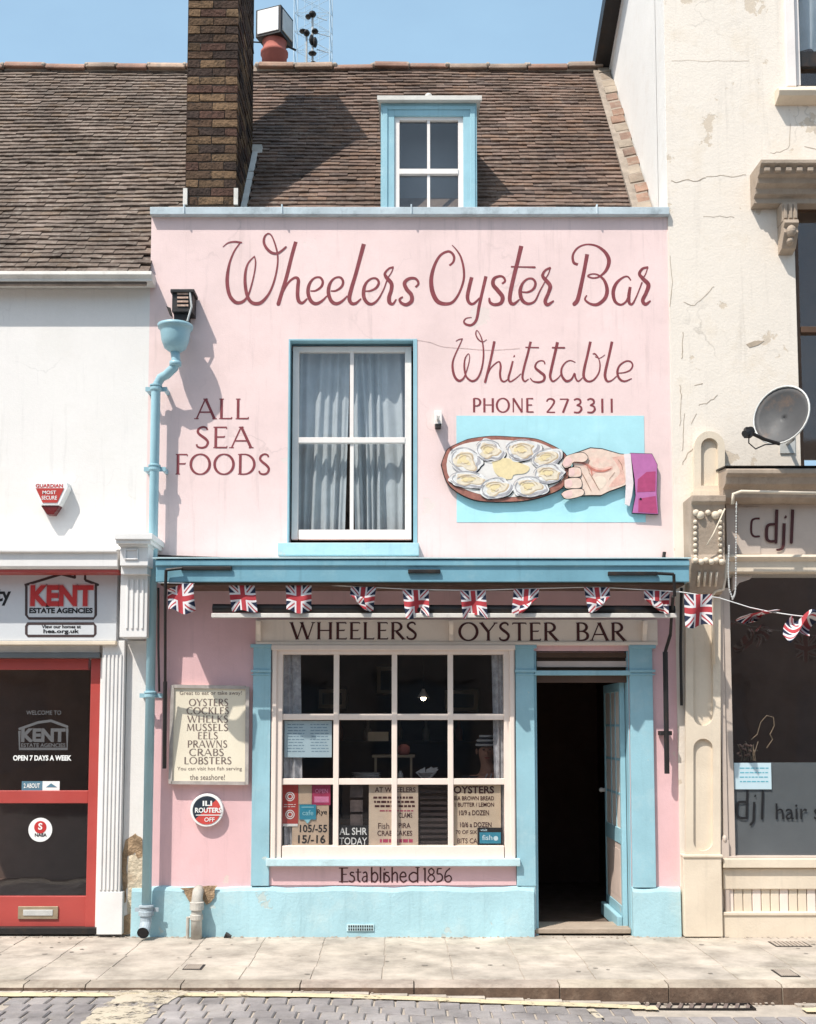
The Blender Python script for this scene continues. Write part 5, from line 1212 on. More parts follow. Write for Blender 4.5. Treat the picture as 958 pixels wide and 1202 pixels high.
# ----- chimney -----
CZT = 9.55
g = MB(); i_ = .012
zb_c = rz(CF)-.4
g.box(CX0+i_, CX1-i_, CF+i_, CB-i_, zb_c, CZT); chim = build(g, 'chimney', CMORT, bar, label='tall sooty brick chimney stack between the two roofs')
bh = .075; zc_ = Zp(236, CF); zc_ = zc_-.1
bk = {}
def brickmesh(L_, key):
    if (round(L_, 3), key) not in bk: bk[(round(L_, 3), key)] = unitbox('brick', L_, .10, .066, BRICKM, .007, .004, key+int(L_*1000))
    return bk[(round(L_, 3), key)]
extra = MB(); nbk = 0; k = 0; z = zc_; ZV = Zp(-60, CF)
def addbrick(cx_, cy_, z, L_, face):
    global nbk
    j = random.uniform(-.003, .003)
    if z < ZV and nbk < 290:
        if face == 'f': inst(brickmesh(L_, random.randrange(4)), 'brick', (cx_, cy_+j, z+.064), chim)
        else: inst(brickmesh(L_, random.randrange(4)), 'brick', (cx_+j, cy_, z+.064), chim, (0, 0, pi/2))
        nbk += 1
    else:
        if face == 'f': extra.box(cx_-L_/2, cx_+L_/2, cy_-.05, cy_+.05, z, z+.064)
        else: extra.box(cx_-.05, cx_+.05, cy_-L_/2, cy_+L_/2, z, z+.064)
wF = CX1-CX0; wS = CB-CF
while z < CZT-.2:
    pat = [wF*.5, wF*.5] if k % 2 == 0 else [wF*.25, wF*.5, wF*.25]
    x = CX0
    for L_ in pat:
        e = .0 if (x == CX0 or abs(x+L_-CX1) < .01) else 0
        addbrick(x+L_/2, CF+.05, z, L_-.008, 'f'); x += L_
    ns = 4; sp = (wS-.105)/ns; off = 0 if k % 2 else sp/2
    y = CF+.105
    if off: addbrick(CX1-.05, y+off/2, z, off-.007, 's'); y += off
    while y < CB-.02:
        L_ = min(sp, CB-y)
        if L_ > .03: addbrick(CX1-.05, y+L_/2, z, L_-.007, 's')
        y += sp
    z += bh; k += 1
for kk, o_ in ((0, .02), (1, .045), (2, .02)): extra.box(CX0-o_, CX1+o_, CF-o_, CB+o_, CZT-.2+kk*bh, CZT-.2+kk*bh+.066)
build(extra, 'brick_field', BRICKM, chim, kind='stuff')
g = MB(); g.box(CX0-.005, CX0+.01, CF+.02, CB, zb_c, CZT); g.box(CX0+.01, CX1, CB-.012, CB+.002, zb_c, CZT); build(g, 'sooty_side', BRICKM, chim)
# lead flashing step at the chimney foot
g = MB()
for xx in (CX0-.015, CX1-.02): g.box(xx, xx+.035, CF-.02, CF+.0, Zp(241, CF), Zp(222, CF))
P = [Vector((CX1+.002+dx, YE, ZE))+up*s+nrm*h for dx, s in ((0, .35/cos(SA)), (.05, .35/cos(SA)), (.05, (CB+.15)/cos(SA)+.1), (0, (CB+.15)/cos(SA)+.1)) for h in (.0, .035)]
g.add(P, [(0, 2, 4, 6), (1, 3, 5, 7), (0, 1, 3, 2), (2, 3, 5, 4), (4, 5, 7, 6), (6, 7, 1, 0)]); g.box(CX1+.0, CX1+.09, CB-.02, CB+.05, rz(CB)+.02, rz(CB)+.10); build(g, 'lead_flashing', GUTW, chim)
# ----- dormer -----
g = MB(); zb3 = Zp(260, DY)
g.mould([(DY+.06, rz(DY)-.1), (DY+.06, DZT), (dback, DZT)], DX0+.01, DX0+.04); g.mould([(DY+.06, rz(DY)-.1), (DY+.06, DZT), (dback, DZT)], DX1-.04, DX1-.01)
dorm = build(g, 'dormer', BLACK, bar, label='small blue framed dormer window with a flat lead top')
g = MB(); g.pb(447, 463, 121, 262, DY, .07); g.pb(544, 560, 121, 262, DY, .07); g.pb(463, 544, 121, 136, DY, .07)
g.pb(449, 455, 124, 262, DY-.012, .012); g.pb(552, 558, 124, 262, DY-.012, .012); g.pb(455, 552, 124, 128, DY-.012, .012)
build(g, 'dormer_frame', BLUE, dorm, bevel=.004)
g = MB()
g.pb(463, 469, 136, 262, DY+.02, .04); g.pb(538, 544, 136, 262, DY+.02, .04); g.pb(469, 538, 136, 141, DY+.02, .04); g.pb(469, 538, 198, 204, DY+.012, .04); g.pb(501.5, 505, 141, 198, DY+.025, .03); g.pb(501.5, 505, 204, 262, DY+.025, .03); build(g, 'sash', SASH, dorm, bevel=.002)
for a_, b_ in ((468, 502), (504.5, 539)):
    for c_, d_ in ((140, 199), (203, 262)): g = MB(); g.pb(a_, b_, c_, d_, DY+.045, .004); build(g, 'pane', PGLASS, dorm)
g = MB(); g.box(DX0-.02, DX1+.03, DY-.05, dback, DZT, DZT+.025); g.box(DX0-.03, DX1+.04, DY-.06, DY-.03, DZT-.004, DZT+.034); p = W(503, 114, DY); g.ball((p.x, DY-.0, DZT+.05), .035, .05, .03); g.ball((p.x+.05, DY, DZT+.035), .03, .04, .02)
build(g, 'lead_top', GUTW, dorm)
g = MB(); g.box(DX0+.05, DX1-.05, DY+.3, DY+.32, rz(DY)-.2, DZT-.02); build(g, 'dormer_blind', FROST, dorm)
# ----- chimney pot with cowl beyond the ridge -----
PY2 = 3.3
p = W(322, 80, PY2); pt = empty('chimney_pot', (p.x, PY2, p.z-.4), 'terracotta chimney pot with a white box cowl behind the ridge', 'chimney pot')
def zz(py): return Zp(py, PY2)
sc2 = (DC+PY2)/F
g = MB(); g.lathe([(.14, zz(100)), (.14, zz(66)), (.155, zz(65)), (.155, zz(62)), (.135, zz(60)), (.125, zz(54)), (.14, zz(49)), (.13, zz(47))], p.x, PY2, 20); build(g, 'pot', TERRA, pt, smooth=True)
g = MB(); R = Vector((cos(.6), sin(.6)))
def rbox(mb, cx_, cy_, a, hx, hy, z0, z1, mi=0):
    vs = []
    for sx, sy in ((-1, -1), (1, -1), (1, 1), (-1, 1)):
        X__ = cx_+hx*sx*cos(a)-hy*sy*sin(a); Y__ = cy_+hx*sx*sin(a)+hy*sy*cos(a); vs += [(X__, Y__, z0), (X__, Y__, z1)]
    mb.add(vs, [(0, 2, 4, 6), (1, 3, 5, 7), (0, 1, 3, 2), (2, 3, 5, 4), (4, 5, 7, 6), (6, 7, 1, 0)], mi)
rbox(g, p.x, PY2, -.36, .155, .155, zz(50), zz(18), 1)
ca, sa = cos(-.36), sin(-.36)
rbox(g, p.x+.155*sa, PY2-.155*ca, -.36, .13, .01, zz(47), zz(20), 0)
rbox(g, p.x+.16*ca, PY2+.16*sa, -.36, .008, .12, zz(46), zz(22), 2)
build(g, 'cowl', [WPAINT, BLACK, GALV], pt, bevel=.004)
g = MB(); g.tube([(p.x-.28, PY2, zz(49)), (p.x-.12, PY2, zz(50))], .008, 6); g.tube([(p.x+.14, PY2, zz(54)), (p.x+.24, PY2, zz(59))], .012, 6); build(g, 'bracket', BLACK, pt)
# ----- communication mast (far) + near aerials -----
MYD = 60.0
ms = empty('lattice_mast', (W(366, 80, MYD).x, MYD, 0), 'distant pale lattice radio mast beyond the roof', 'mast')
MASTM = M('haze_tinted_steel', (.42, .52, .60), .8, .05, 1, 0)  # distance haze is put into this colour, paled towards the sky
ax, bx_ = W(345, 60, MYD).x, W(387, 60, MYD).x; zl, zh = Zp(420, MYD), Zp(-60, MYD)
w3 = bx_-ax
for (x, y) in ((ax, MYD), (bx_, MYD), (ax, MYD+w3), (bx_, MYD+w3)):
    g = MB(); g.tube([(x, y, 0), (x, y, zh)], .04, 6); build(g, 'mast_leg', MASTM, ms)
g = MB(); z = zl
while z < zh-.2:
    z2 = z+w3*.55
    for (y) in (MYD, MYD+w3):
        g.tube([(ax, y, z), (bx_, y, z)], .02, 4); g.tube([(ax, y, z), (bx_, y, z2)], .018, 4); g.tube([(bx_, y, z), (ax, y, z2)], .018, 4)
    for x in (ax, bx_): g.tube([(x, MYD, z), (x, MYD+w3, z2)], .018, 4); g.tube([(x, MYD, z), (x, MYD+w3, z)], .02, 4)
    z = z2
for f in (.3, .5, .7): g.tube([(ax+w3*f, MYD, 0), (ax+w3*f, MYD, zh)], .018, 4)
build(g, 'mast_lattice', MASTM, ms)
AY = 3.6; p = W(367, 80, AY)
an = empty('roof_aerial', (p.x, AY, p.z-.3), 'cluster of dark camera and aerial heads on a thin pole behind the ridge', 'aerial')
def aw_(px, py): return W(px, py, AY)
g = MB(); g.tube([aw_(367, 100), aw_(367, 20)], .014, 6); g.tube([aw_(360, 100), aw_(360, 40)], .012, 6); build(g, 'pole', GALV, an)
for c_, rx, rz_ in (((367, 18), .045, .035), ((362, 21), .035, .02), ((360, 40), .04, .035), ((370, 38), .04, .025), ((356, 38), .045, .018), ((366, 48), .03, .06), ((370, 51), .03, .06), ((367, 64), .05, .02), ((368, 76), .04, .02)):
    q = aw_(*c_); g = MB(); g.ball((q.x, q.y-.02, q.z), rx, .05, rz_, 8); build(g, 'aerial_head', BLACK, an)
g = MB(); g.tube([aw_(372, 20), aw_(384, 24)], .006, 5); g.tube([aw_(372, 39), aw_(388, 43)], .006, 5); g.tube([aw_(372, 58), aw_(386, 62)], .006, 5); build(g, 'aerial_rod', MASTM, an)

# ================= LEFT BUILDING =================
ZEV = Zp(330, 0)
XD1 = Xp(115, 930, 0)
h_d = (-3.45, XD1, -.01, Zp(772, 0)); h_w = (-4.9, -3.65, .5, Zp(772, 0))
g = wallmesh(MB(), -5.2, XL, 0, ZEV, [h_d, h_w], 0, .3); build(g, 'wall', WHITE, agency)
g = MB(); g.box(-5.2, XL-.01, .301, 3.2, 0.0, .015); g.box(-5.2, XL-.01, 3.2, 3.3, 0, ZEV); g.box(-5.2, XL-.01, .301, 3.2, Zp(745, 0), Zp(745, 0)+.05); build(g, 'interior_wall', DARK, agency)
# gutter: white box gutter with moulded edge
zg = Zp(318, -.17)
g = MB(); g.mould([(-.17, zg), (-.175, zg-.03), (-.15, zg-.055), (-.15, zg-.075), (-.02, zg-.08), (-.0, zg-.02), (-.02, zg+.0)], -5.2, Xp(178, 322, -.17)); build(g, 'gutter', GUTW, agency, bevel=.003)
# shop cornice
FY = -.10; CNY = -.34
z1 = Zp(640, CNY); z2 = Zp(667, CNY)
xe = Xp(137, 650, CNY)
g = MB(); g.mould([(-.001, z1+.03), (-.06, z1+.03), (-.10, z1+.004), (CNY, z1-.03), (CNY, z1-.05), (CNY+.03, z1-.055), (CNY+.03, z2+.02), (CNY+.05, z2), (-.001, z2)], -5.2, xe); build(g, 'cornice', WPAINT, agency, bevel=.003)
g = MB(); g.box(-5.2, xe, CNY+.06, FY, z2-.022, z2-.002); build(g, 'red_fillet', RED, agency)
g = MB(); g.box(-5.2, Xp(137, 710, FY), FY, FY+.09, Zp(752, FY), z2-.001); fas = build(g, 'fascia', GREYP, agency)
g = MB(); g.box(-5.2, Xp(137, 755, FY), -.13, -.001, Zp(757, -.12), Zp(752.5, -.12)); build(g, 'fascia_moulding', STONEL, agency, bevel=.004)
g = MB(); g.pb(-300, 117, 757, 766, -.03, .04, 1); g.pb(-300, 117, 766, 772, -.06, .07, 0); build(g, 'door_head', [FROST, WPAINT], agency, bevel=.003)
# logo
g = MB(); FYl = FY
def ol(pts, wd=2.2, mi=0, Y=FYl): traced(g, [[(a, b, wd) for a, b in pts]], 0, 0, 1, Y, smooth=False, mi=mi)
ol([(29, 687), (72, 674), (88, 678)], 2); ol([(88, 678), (88, 671.5), (100, 671.5), (100, 680)], 2); ol([(100, 681), (115, 686.5)], 2.2); ol([(31, 688), (31, 722), (34, 726), (110, 726), (112.5, 722), (112.5, 687)], 1.6)
ol([(33, 732), (110, 732), (112, 735), (112, 744), (110, 746.5), (33, 746.5), (31, 744), (31, 735), (33, 732)], 1.5)
build(g, 'logo_outline', M('grey_brown_print', (.06, .04, .04), .5, .1, 10, 0), fas, recalc=False)
g = MB(); text(g, 'KENT', 36, 110, 687, 711.5, FYl, .045, lift=.006); build(g, 'lettering', LETR, fas, recalc=False, label='red capitals reading KENT')
g = MB(); text(g, 'KENT', 34.5, 111, 685.5, 712.5, FYl, .07, lift=.003); build(g, 'lettering_outline', M('pale_pink_print', (.62, .42, .42), .5, .05, 10, 0), fas, recalc=False)
g = MB(); text(g, 'ESTATE AGENCIES', 34.5, 109, 713.5, 720, FYl, .045); build(g, 'lettering', LETK, fas, recalc=False, label='black lettering reading ESTATE AGENCIES')
g = MB(); text(g, 'View our homes at', 49, 95, 733.5, 737.5, FYl, .03); build(g, 'lettering', LETK, fas, recalc=False)
g = MB(); text(g, 'hea.org.uk', 51, 93, 738.5, 744.5, FYl, .03); build(g, 'lettering', LETK, fas, recalc=False)
g = MB(); text(g, 'Property', -62, 13, 689, 711, FYl, .03); build(g, 'lettering', LETK, fas, recalc=False, label='black bold lettering cut off by the left edge ending in y')
# console + pilaster
g = MB()
g.pb(134, 179, 626, 633, -.42, .42); g.pb(136, 177, 633, 638, -.40, .40); g.pb(139, 174, 638, 641, -.37, .37); g.pb(141, 174, 641, 664, -.34, .34)
g.pb(146, 148, 644, 657, -.352, .012); g.pb(160, 162, 644, 657, -.352, .012); g.pb(148, 160, 644, 646, -.352, .012); g.pb(148, 160, 655, 657, -.352, .012)
g.pb(142, 173, 664, 674, -.30, .30); g.pb(141, 173, 674, 748, -.24, .24)
for k in range(4): g.pb(148+k*6, 150.5+k*6, 680, 738, -.25, .01)
build(g, 'console', WPAINT, agency, bevel=.004)
g = MB(); g.pb(117, 143, 752, 1097, -.08, .08)
for k in range(5): g.pb(119.5+k*4.6, 121.8+k*4.6, 768, 1045, -.09, .01)
g.pb(116.5, 143.5, 1047, 1097, -.084, .084); build(g, 'pilaster', WPAINT, agency, bevel=.003)
g = MB(); g.pb(146, 170, 752, 1096, -.02, .02); build(g, 'party_strip', WHITE, agency)
# decayed render at the foot
g = MB(); blob(g, [(148, 985), (160, 978), (167, 985), (168, 1005), (163, 1008), (158, 1000), (150, 1006), (149, 1040), (147, 1060), (144, 1060), (142, 1010)], -.026, .008, 1.2, 3); blob(g, [(146, 1075), (160, 1070), (166, 1097), (144, 1097)], -.027, .008, 1.2, 3); build(g, 'exposed_render', EXPO, agency)
g = MB(); blob(g, [(152, 1003), (168, 1000), (167, 1075), (160, 1072), (150, 1078), (149, 1030)], -.024, .006, 1.2, 3); build(g, 'flaking_render', RAWP, agency)
# red door
dy = .04
g = MB(); g.pb(-40, -22, 773, 1089, dy-.02, .07); g.pb(103.5, 116, 773, 1089, dy-.02, .07); g.pb(-22, 103.5, 773, 786, dy-.02, .07)
g.pb(-22, 103.5, 928, 943, dy, .045); g.pb(-22, 103.5, 1052, 1088, dy, .045)
dr = build(g, 'door', RED, agency, bevel=.004, label='red painted shop door with two glass panels')
for a_, b_ in ((786, 928), (943, 1052)): g = MB(); g.pb(-22, 103.5, a_-1, b_+1, dy+.02, .005); build(g, 'pane', SGLASS, dr)
g = MB(); g.pb(21, 68, 1064, 1079, dy-.012, .014, 0); g.pb(27, 62, 1068, 1075, dy-.018, .008, 1); build(g, 'letterbox', [BRASS, GALV], dr, bevel=.003)
g = MB(); g.pb(-60, 118, 1089, 1097, -.03, .2); build(g, 'threshold', BLACK, agency, bevel=.004)
g = MB(); GY = dy+.0185
text(g, 'OPEN 7 DAYS A WEEK', 15.5, 84, 886.5, 893, GY, .04); build(g, 'lettering', LETW, dr, recalc=False, label='white capitals reading OPEN 7 DAYS A WEEK')
for a_ in (('WELCOME TO', 31, 72, 834, 839, GY, .01), ('ESTATE AGENCIES', 25, 77, 872.5, 877, GY, .02)):
    g = MB(); text(g, *a_); build(g, 'lettering', LETG, dr, recalc=False, label='grey frosted lettering reading '+a_[0])
g = MB(); text(g, 'KENT', 25, 77, 855, 871, GY, .05)
traced(g, [[(22, 856, 1), (45, 848, 1), (60, 846, 1), (79, 853, 1)], [(23, 858, 1), (23, 879, 1), (79, 879, 1), (79, 856, 1)]], 0, 0, 1, GY, smooth=False)
build(g, 'lettering', LETG, dr, recalc=False, label='grey frosted house logo reading KENT')
g = MB(); g.pb(25.5, 50, 917, 928, GY-.002, .001, 0); g.pb(50, 70, 917, 928, GY-.002, .001, 1); g.pb(27, 49, 919, 926, GY-.003, .001, 1) if False else None; text(g, '2 ABOUT', 28, 47, 919.5, 925, GY-.0022, .02, 1); g.ppoly([(54, 924), (60, 919.5), (67, 924)], GY-.004, .001, 0)
tag(build(g, 'window_sticker', [M('slate_blue_sticker', (.10, .20, .27), .5, .1, 10, 0), LETW]), 'slate blue and white sticker at the foot of the upper door glass', 'sticker')
g = MB(); c = W(47.5, 974, GY); g.disc(c.x, c.z, .093, GY-.003, GY-.001, mi=0); g.disc(c.x, c.z+.02, .048, GY-.005, GY-.003, mi=1); text(g, 'NAEA', 41, 55, 978, 982, GY-.0035, .03, 2); text(g, 'S', 45, 50, 966, 974, GY-.005, .03, 0)
tag(build(g, 'round_sticker', [LETW, LETR, LETK], recalc=False), 'round white sticker with a red emblem on the lower door glass', 'sticker')
# alarm box
ab = empty('alarm_box', W(59, 600, 0), 'red and white alarm box shaped like a shield on the white wall', 'alarm')
g = MB(); q = [(39, 566), (79, 566), (80, 573), (70, 593), (48, 593), (38, 573)]
g.ppoly(q, -.09, .09); build(g, 'housing', LETW, ab, bevel=.006)
g = MB(); g.ppoly([(42, 573), (75, 573), (67, 590), (50, 590)], -.0945, .004); build(g, 'face', M('alarm_red', (.45, .05, .04), .4, .1, 10, 0), ab)
g = MB(); g.ppoly([(48, 593.5), (70, 593.5), (63, 604), (55, 604)], -.08, .08); build(g, 'strobe', M('dark_red_strobe', (.12, .012, .012), .25, .1, 10, 0, spec=.6), ab, bevel=.005)
g = MB(); text(g, 'GUARDIAN', 42, 74, 568, 572.3, -.0905, .03, 0); text(g, 'MOST', 50, 66, 576, 580, -.0945, .01, 1); text(g, 'SECURE', 49, 67, 582, 586.5, -.0945, .01, 1); build(g, 'lettering', [LETR, LETW], ab, recalc=False)

# ================= RIGHT BUILDING =================
salon = empty('hair_salon', (3.4, 0, 0), 'cream stucco building with a hair salon shopfront below', 'building')
SY = -.012
hw1 = (Xp(924, 50, SY), 4.6, Zp(101, SY), 8.3); hw2 = (Xp(936, 400, SY), 4.6, Zp(548, SY), Zp(225, SY)); hs = (Xp(850, 840, SY), 5.0, Zp(1012, SY), Zp(672, SY))
ZTOP = 9.15
g = wallmesh(MB(), XM, XR, 0, ZTOP, [hw1, hw2, hs], SY, .32); build(g, 'wall', STUCCO, salon)
# gable side wall
def gy(px, X): return X*F/(px-CX)   # (unused guard)
P1 = (1.70, Zp(0, 1.70)); P2 = (2.39, Zp(78, 2.39)); rs = (P2[1]-P1[1])/(P2[0]-P1[0])
def rk(y): return P1[1]+(y-P1[0])*rs
g = MB(); g.mould([(.321, 4.5), (.321, rk(.321)), (P1[0], P1[1]), (P2[0], P2[1]), (3.6, rk(3.6)), (3.6, 4.5)], XM+.001, XM+.25); g.box(XM-.002, XM, -.010, .3, ZPAR+.02, ZTOP); g.box(XM+.0, XM+.002, .3, .33, ZPAR, ZTOP)
build(g, 'gable_wall', STUCW, salon)
g = MB()
g.mould([(.1, rk(.1)+.02), (3.8, rk(3.8)+.02), (3.8, rk(3.8)+.20), (.1, rk(.1)+.20)], XM-.165, XM+.02); build(g, 'bargeboard', BLACK, salon)
g = MB(); g.mould([(.1, rk(.1)-.03), (3.8, rk(3.8)-.03), (3.8, rk(3.8)+.018), (.1, rk(.1)+.018)], XM-.012, XM+.0); build(g, 'verge_trim', WPAINT, salon)
g = MB(); g.mould([(.1, rk(.1)+.20), (3.8, rk(3.8)+.20), (3.8, rk(3.8)+.24), (.1, rk(.1)+.24)], XM-.12, XR); build(g, 'roof', CMORT, salon)
# cracks and render scars traced from the wall
g = MB()
CRK = M('brown_crack', (.42, .34, .26), .9, .2, 20, 0)  # even brown tone for the traced cracks and the render chip
for pts, wd in (([(787, 212), (795, 214), (805, 211), (818, 212), (828, 208)], 1.4), ([(828, 208), (845, 206), (862, 208), (875, 205)], .8), ([(788, 72), (815, 71), (850, 72), (880, 71)], .1), ([(798, 452), (800, 470), (798, 500)], .8), ([(786, 300), (789, 330), (787, 360)], .7),
                ([(802, 390), (801, 410), (801, 420)], 1.4), ([(816, 453), (825, 451)], 1.4), ([(820, 476), (832, 472), (842, 464)], 1.2), ([(905, 180), (915, 178), (926, 171), (928, 145)], .6), ([(944, 172), (958, 176)], .9), ([(801, 545), (806, 535), (814, 527)], 1.2), ([(803, 485), (802, 510), (801, 530)], .9), ([(803, 355), (815, 358), (830, 345), (838, 336)], .6), ([(812, 498), (818, 485)], .8), ([(826, 255), (850, 254), (862, 256)], .7)):
    g = MB()
    q_ = [(x+random.uniform(-.9, .9), y+random.uniform(-.9, .9), w3_*random.uniform(.3, 1.5)) for x, y, w3_ in cat([(x, y, 3) for x, y in pts], 4)]
    traced(g, [q_], 0, 0, 1, SY, smooth=False, wk=.09+.12*wd)
    build(g, 'crack', CRK, salon, recalc=False)
g = MB()
g.ppoly([(876, 404), (886, 400), (897, 400), (890, 405), (880, 408)], SY-.003, .002)
build(g, 'render_chip', CRK, salon, recalc=False)
# top right window
g = MB(); g.pb(921, 932, -120, 101, SY-.03, .06); g.box(Xp(932, 0, SY), 4.55, SY+.05, SY+.10, 8.2, 8.29); w1 = build(g, 'upstairs_window', SASH, salon, bevel=.004)
g = MB(); g.pb(932, 937, -120, 100, SY+.02, .06); g.pb(937, 1200, 60, 78, SY+.05, .04, 1); build(g, 'sash', [SASH, BLACK], w1, bevel=.003)
g = MB(); g.pb(937, 1200, -120, 100, SY+.10, .005); build(g, 'pane', PGLASS, w1)
g = MB(); g.mould([(SY-.10, Zp(102, SY-.1)), (SY-.12, Zp(107, SY-.1)), (SY-.10, Zp(112, SY-.1)), (SY-.02, Zp(124, SY)), (SY, Zp(124, SY)), (SY+.2, Zp(101, SY))], Xp(914, 110, SY-.1), 4.7); build(g, 'sill', STONEL, w1, bevel=.004)
curtain('bedroom_curtain', 938, 1030, -100, 60, .22, 6, .03, CURT, 'grey blue curtain inside the top right window', grp=None)
g = MB(); g.box(3.0, 4.8, 1.2, 1.25, 4.0, 9.0); build(g, 'upstairs_room', WOODC, salon)
# hood over dark window
hx0 = Xp(893, 205, SY-.28)
zA, zB = Zp(187, SY-.30), Zp(222, SY-.1)
g = MB()
prof = [(SY, zA+.02), (SY-.30, zA), (SY-.30, zA-.03), (SY-.26, zA-.05), (SY-.24, zA-.09), (SY-.20, zA-.10), (SY-.19, zA-.14), (SY-.14, zA-.16), (SY-.13, zA-.20), (SY-.09, zA-.22), (SY-.09, zA-.26), (SY, zA-.27)]
g.mould(prof, hx0, 4.9)
for k in range(22): xx = hx0+.03+k*.085; g.box(xx, xx+.045, SY-.285, SY-.25, zA-.085, zA-.052)
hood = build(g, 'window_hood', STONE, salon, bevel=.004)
g = MB(); bx0 = Xp(917, 240, SY-.12); bx1 = Xp(935, 240, SY-.12); zt4 = zA-.27; zm = Zp(262, SY-.1); zb4 = Zp(294, SY-.1)
g.box(bx0, bx1, SY-.14, SY, zm, zt4)
for k in range(3): xx = bx0+.012+k*.04; g.box(xx, xx+.024, SY-.152, SY-.14, zm+.02, zt4-.02)
g.mould([(SY, zm), (SY-.17, zm), (SY-.18, zm-.03), (SY-.15, zm-.06), (SY-.16, zm-.10), (SY-.12, zm-.16), (SY-.09, zb4+.02), (SY, zb4)], bx0+.004, bx1-.004)
g.ball(((bx0+bx1)/2, SY-.15, zm-.09), .04, .05, .05); g.ball(((bx0+bx1)/2, SY-.12, zm-.16), .03, .05, .03)
build(g, 'hood_console', STONE, hood, bevel=.003)
# dark window
g = MB(); xl = hw2[0]; g.box(xl, xl+.05, SY+.06, SY+.12, hw2[2], hw2[3]); g.box(xl+.05, 4.6, SY+.06, SY+.12, hw2[3]-.12, hw2[3]); g.box(xl+.05, 4.6, SY+.05, SY+.11, (hw2[2]+hw2[3])/2-.02, (hw2[2]+hw2[3])/2+.03)
w2 = build(g, 'dark_window', WOODC, salon, bevel=.003)
g = MB(); g.box(xl+.04, 4.6, SY+.09, SY+.095, hw2[2], hw2[3]); build(g, 'pane', PGLASS, w2)
# little arched pilaster head
def recess_panel(name, px0, px1, py0, py1, Yf, depth, mat, topround, botround, inset=5, wall=6, label=None):
    # raised frame round a sunk panel with rounded ends, as a ring
    g = MB(); n = 10
    def ringpts(a, b, c, d, tr, br):
        pts = []
        r = (b-a)/2; cx_ = (a+b)/2
        if tr: pts += [(cx_-r*cos(pi*k/n), c+r-r*sin(pi*k/n)) for k in range(n+1)]
        else: pts += [(a, c)]*1+[(a+(b-a)*k/n, c) for k in range(1, n)]+[(b, c)]
        if br: pts += [(cx_+r*cos(pi*k/n), d-r+r*sin(pi*k/n)) for k in range(n+1)]
        else: pts += [(b-(b-a)*k/n, d) for k in range(n+1)]
        return pts
    O = ringpts(px0, px1, py0, py1, False, False) if name != 'arched' else ringpts(px0, px1, py0, py1, True, False)
    I = ringpts(px0+inset, px1-inset, py0+wall, py1-wall, topround, botround)
    N_ = len(O); vs = []
    for Y_, ring in ((Yf, O), (Yf, I), (Yf+depth, I), (Yf+depth, O)):
        for a, b in ring: p = W(a, b, Yf); vs.append((p.x, Y_, p.z))
    fs = []
    for k in range(N_):
        k2 = (k+1) % N_
        fs += [(k, k2, N_+k2, N_+k), (N_+k, N_+k2, 2*N_+k2, 2*N_+k), (3*N_+k, 3*N_+k2, k2, k)]
    fs.append(tuple(2*N_+k for k in range(N_)))
    g.add(vs, fs); return g
g = recess_panel('arched', 815, 851, 506, 578, -.10, .035, None, True, False, 8, 8); g.pb(815, 851, 535, 578, -.064, .064); g.pb(814, 852, 576, 582, -.11, .10)
vs_ = []; c0 = W(833, 524, -.064); c1 = W(851, 524, -.064); rr_ = c1.x-c0.x; g.prism([(c0.x-rr_*.98, W(833, 535, -.064).z-.01)]+[(c0.x-rr_*.98*cos(pi*k/12), c0.z+rr_*.98*sin(pi*k/12)) for k in range(13)]+[(c0.x+rr_*.98, W(833, 535, -.064).z-.01)], -.0645, -.002)
build(g, 'pilaster_head', STONEL, salon)
# carved console
g = MB()
za, zb_, = Zp(584, -.2), Zp(690, -.1)
xa_, xb_ = Xp(810, 630, -.22), Xp(850, 630, -.22)
prof = [(SY, za), (-.30, za), (-.30, za-.05), (-.27, za-.07), (-.25, za-.20), (-.23, za-.45), (-.26, za-.52), (-.22, za-.58), (-.18, za-.66), (-.14, za-.74), (SY, za-.76)]
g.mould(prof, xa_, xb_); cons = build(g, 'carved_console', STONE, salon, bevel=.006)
g = MB()
def yprof(z):
    for (y0_, z0_), (y1_, z1_) in zip(prof[1:], prof[2:]):
        if z1_ <= z <= z0_: return y0_+(y1_-y0_)*(z0_-z)/max(z0_-z1_, 1e-6)
    return -.2
wc = xb_-xa_
def cb(fx, dz, r=.018, ry=.02): z = za-dz; g.ball((xa_+wc*fx, yprof(z)-.004, z), r, ry, r, 10)
for k in range(7): cb(.13, .20+k*.045, .016); cb(.86, .20+k*.045, .016)
cb(.28, .15, .032, .03); cb(.72, .15, .032, .03); cb(.5, .13, .022); cb(.15, .13, .025); cb(.86, .13, .025)
for k in range(6): cb(.12+k*.15, .50+.012*(k % 2), .024, .028)
for k in range(4): z = za-.62; g.tube([(xa_+wc*(.25+k*.17), yprof(za-.58)-.006, za-.585), (xa_+wc*(.25+k*.17), yprof(za-.68)-.006, za-.69)], .01, 6)
build(g, 'carving', STONEL, cons, smooth=True)
# lower pilaster with two sunk panels and base
g = recess_panel('p', 805, 846, 700, 860, -.075, .028, None, False, True, 9, 8); build(g, 'pilaster_panel', STONEL, salon)
g = recess_panel('p', 805, 846, 860, 1006, -.075, .028, None, True, True, 9, 7); build(g, 'pilaster_panel', STONEL, salon)
g = MB(); g.pb(803, 848, 1006, 1100, -.10, .10); g.pb(802, 849, 1003.5, 1007, -.11, .10); build(g, 'pilaster_base', STONEL, salon, bevel=.006)
g = MB(); g.box(Xp(846.5, 850, -.045), Xp(852, 850, -.045), -.045, SY, .12, Zp(692, -.05)); g.pb(846, 856, 986, 1012, -.06, .05); g.ball((Xp(851, 985, -.06), -.05, Zp(985, -.06)), .02, .02, .03); build(g, 'window_post', FASCB, salon, bevel=.003)
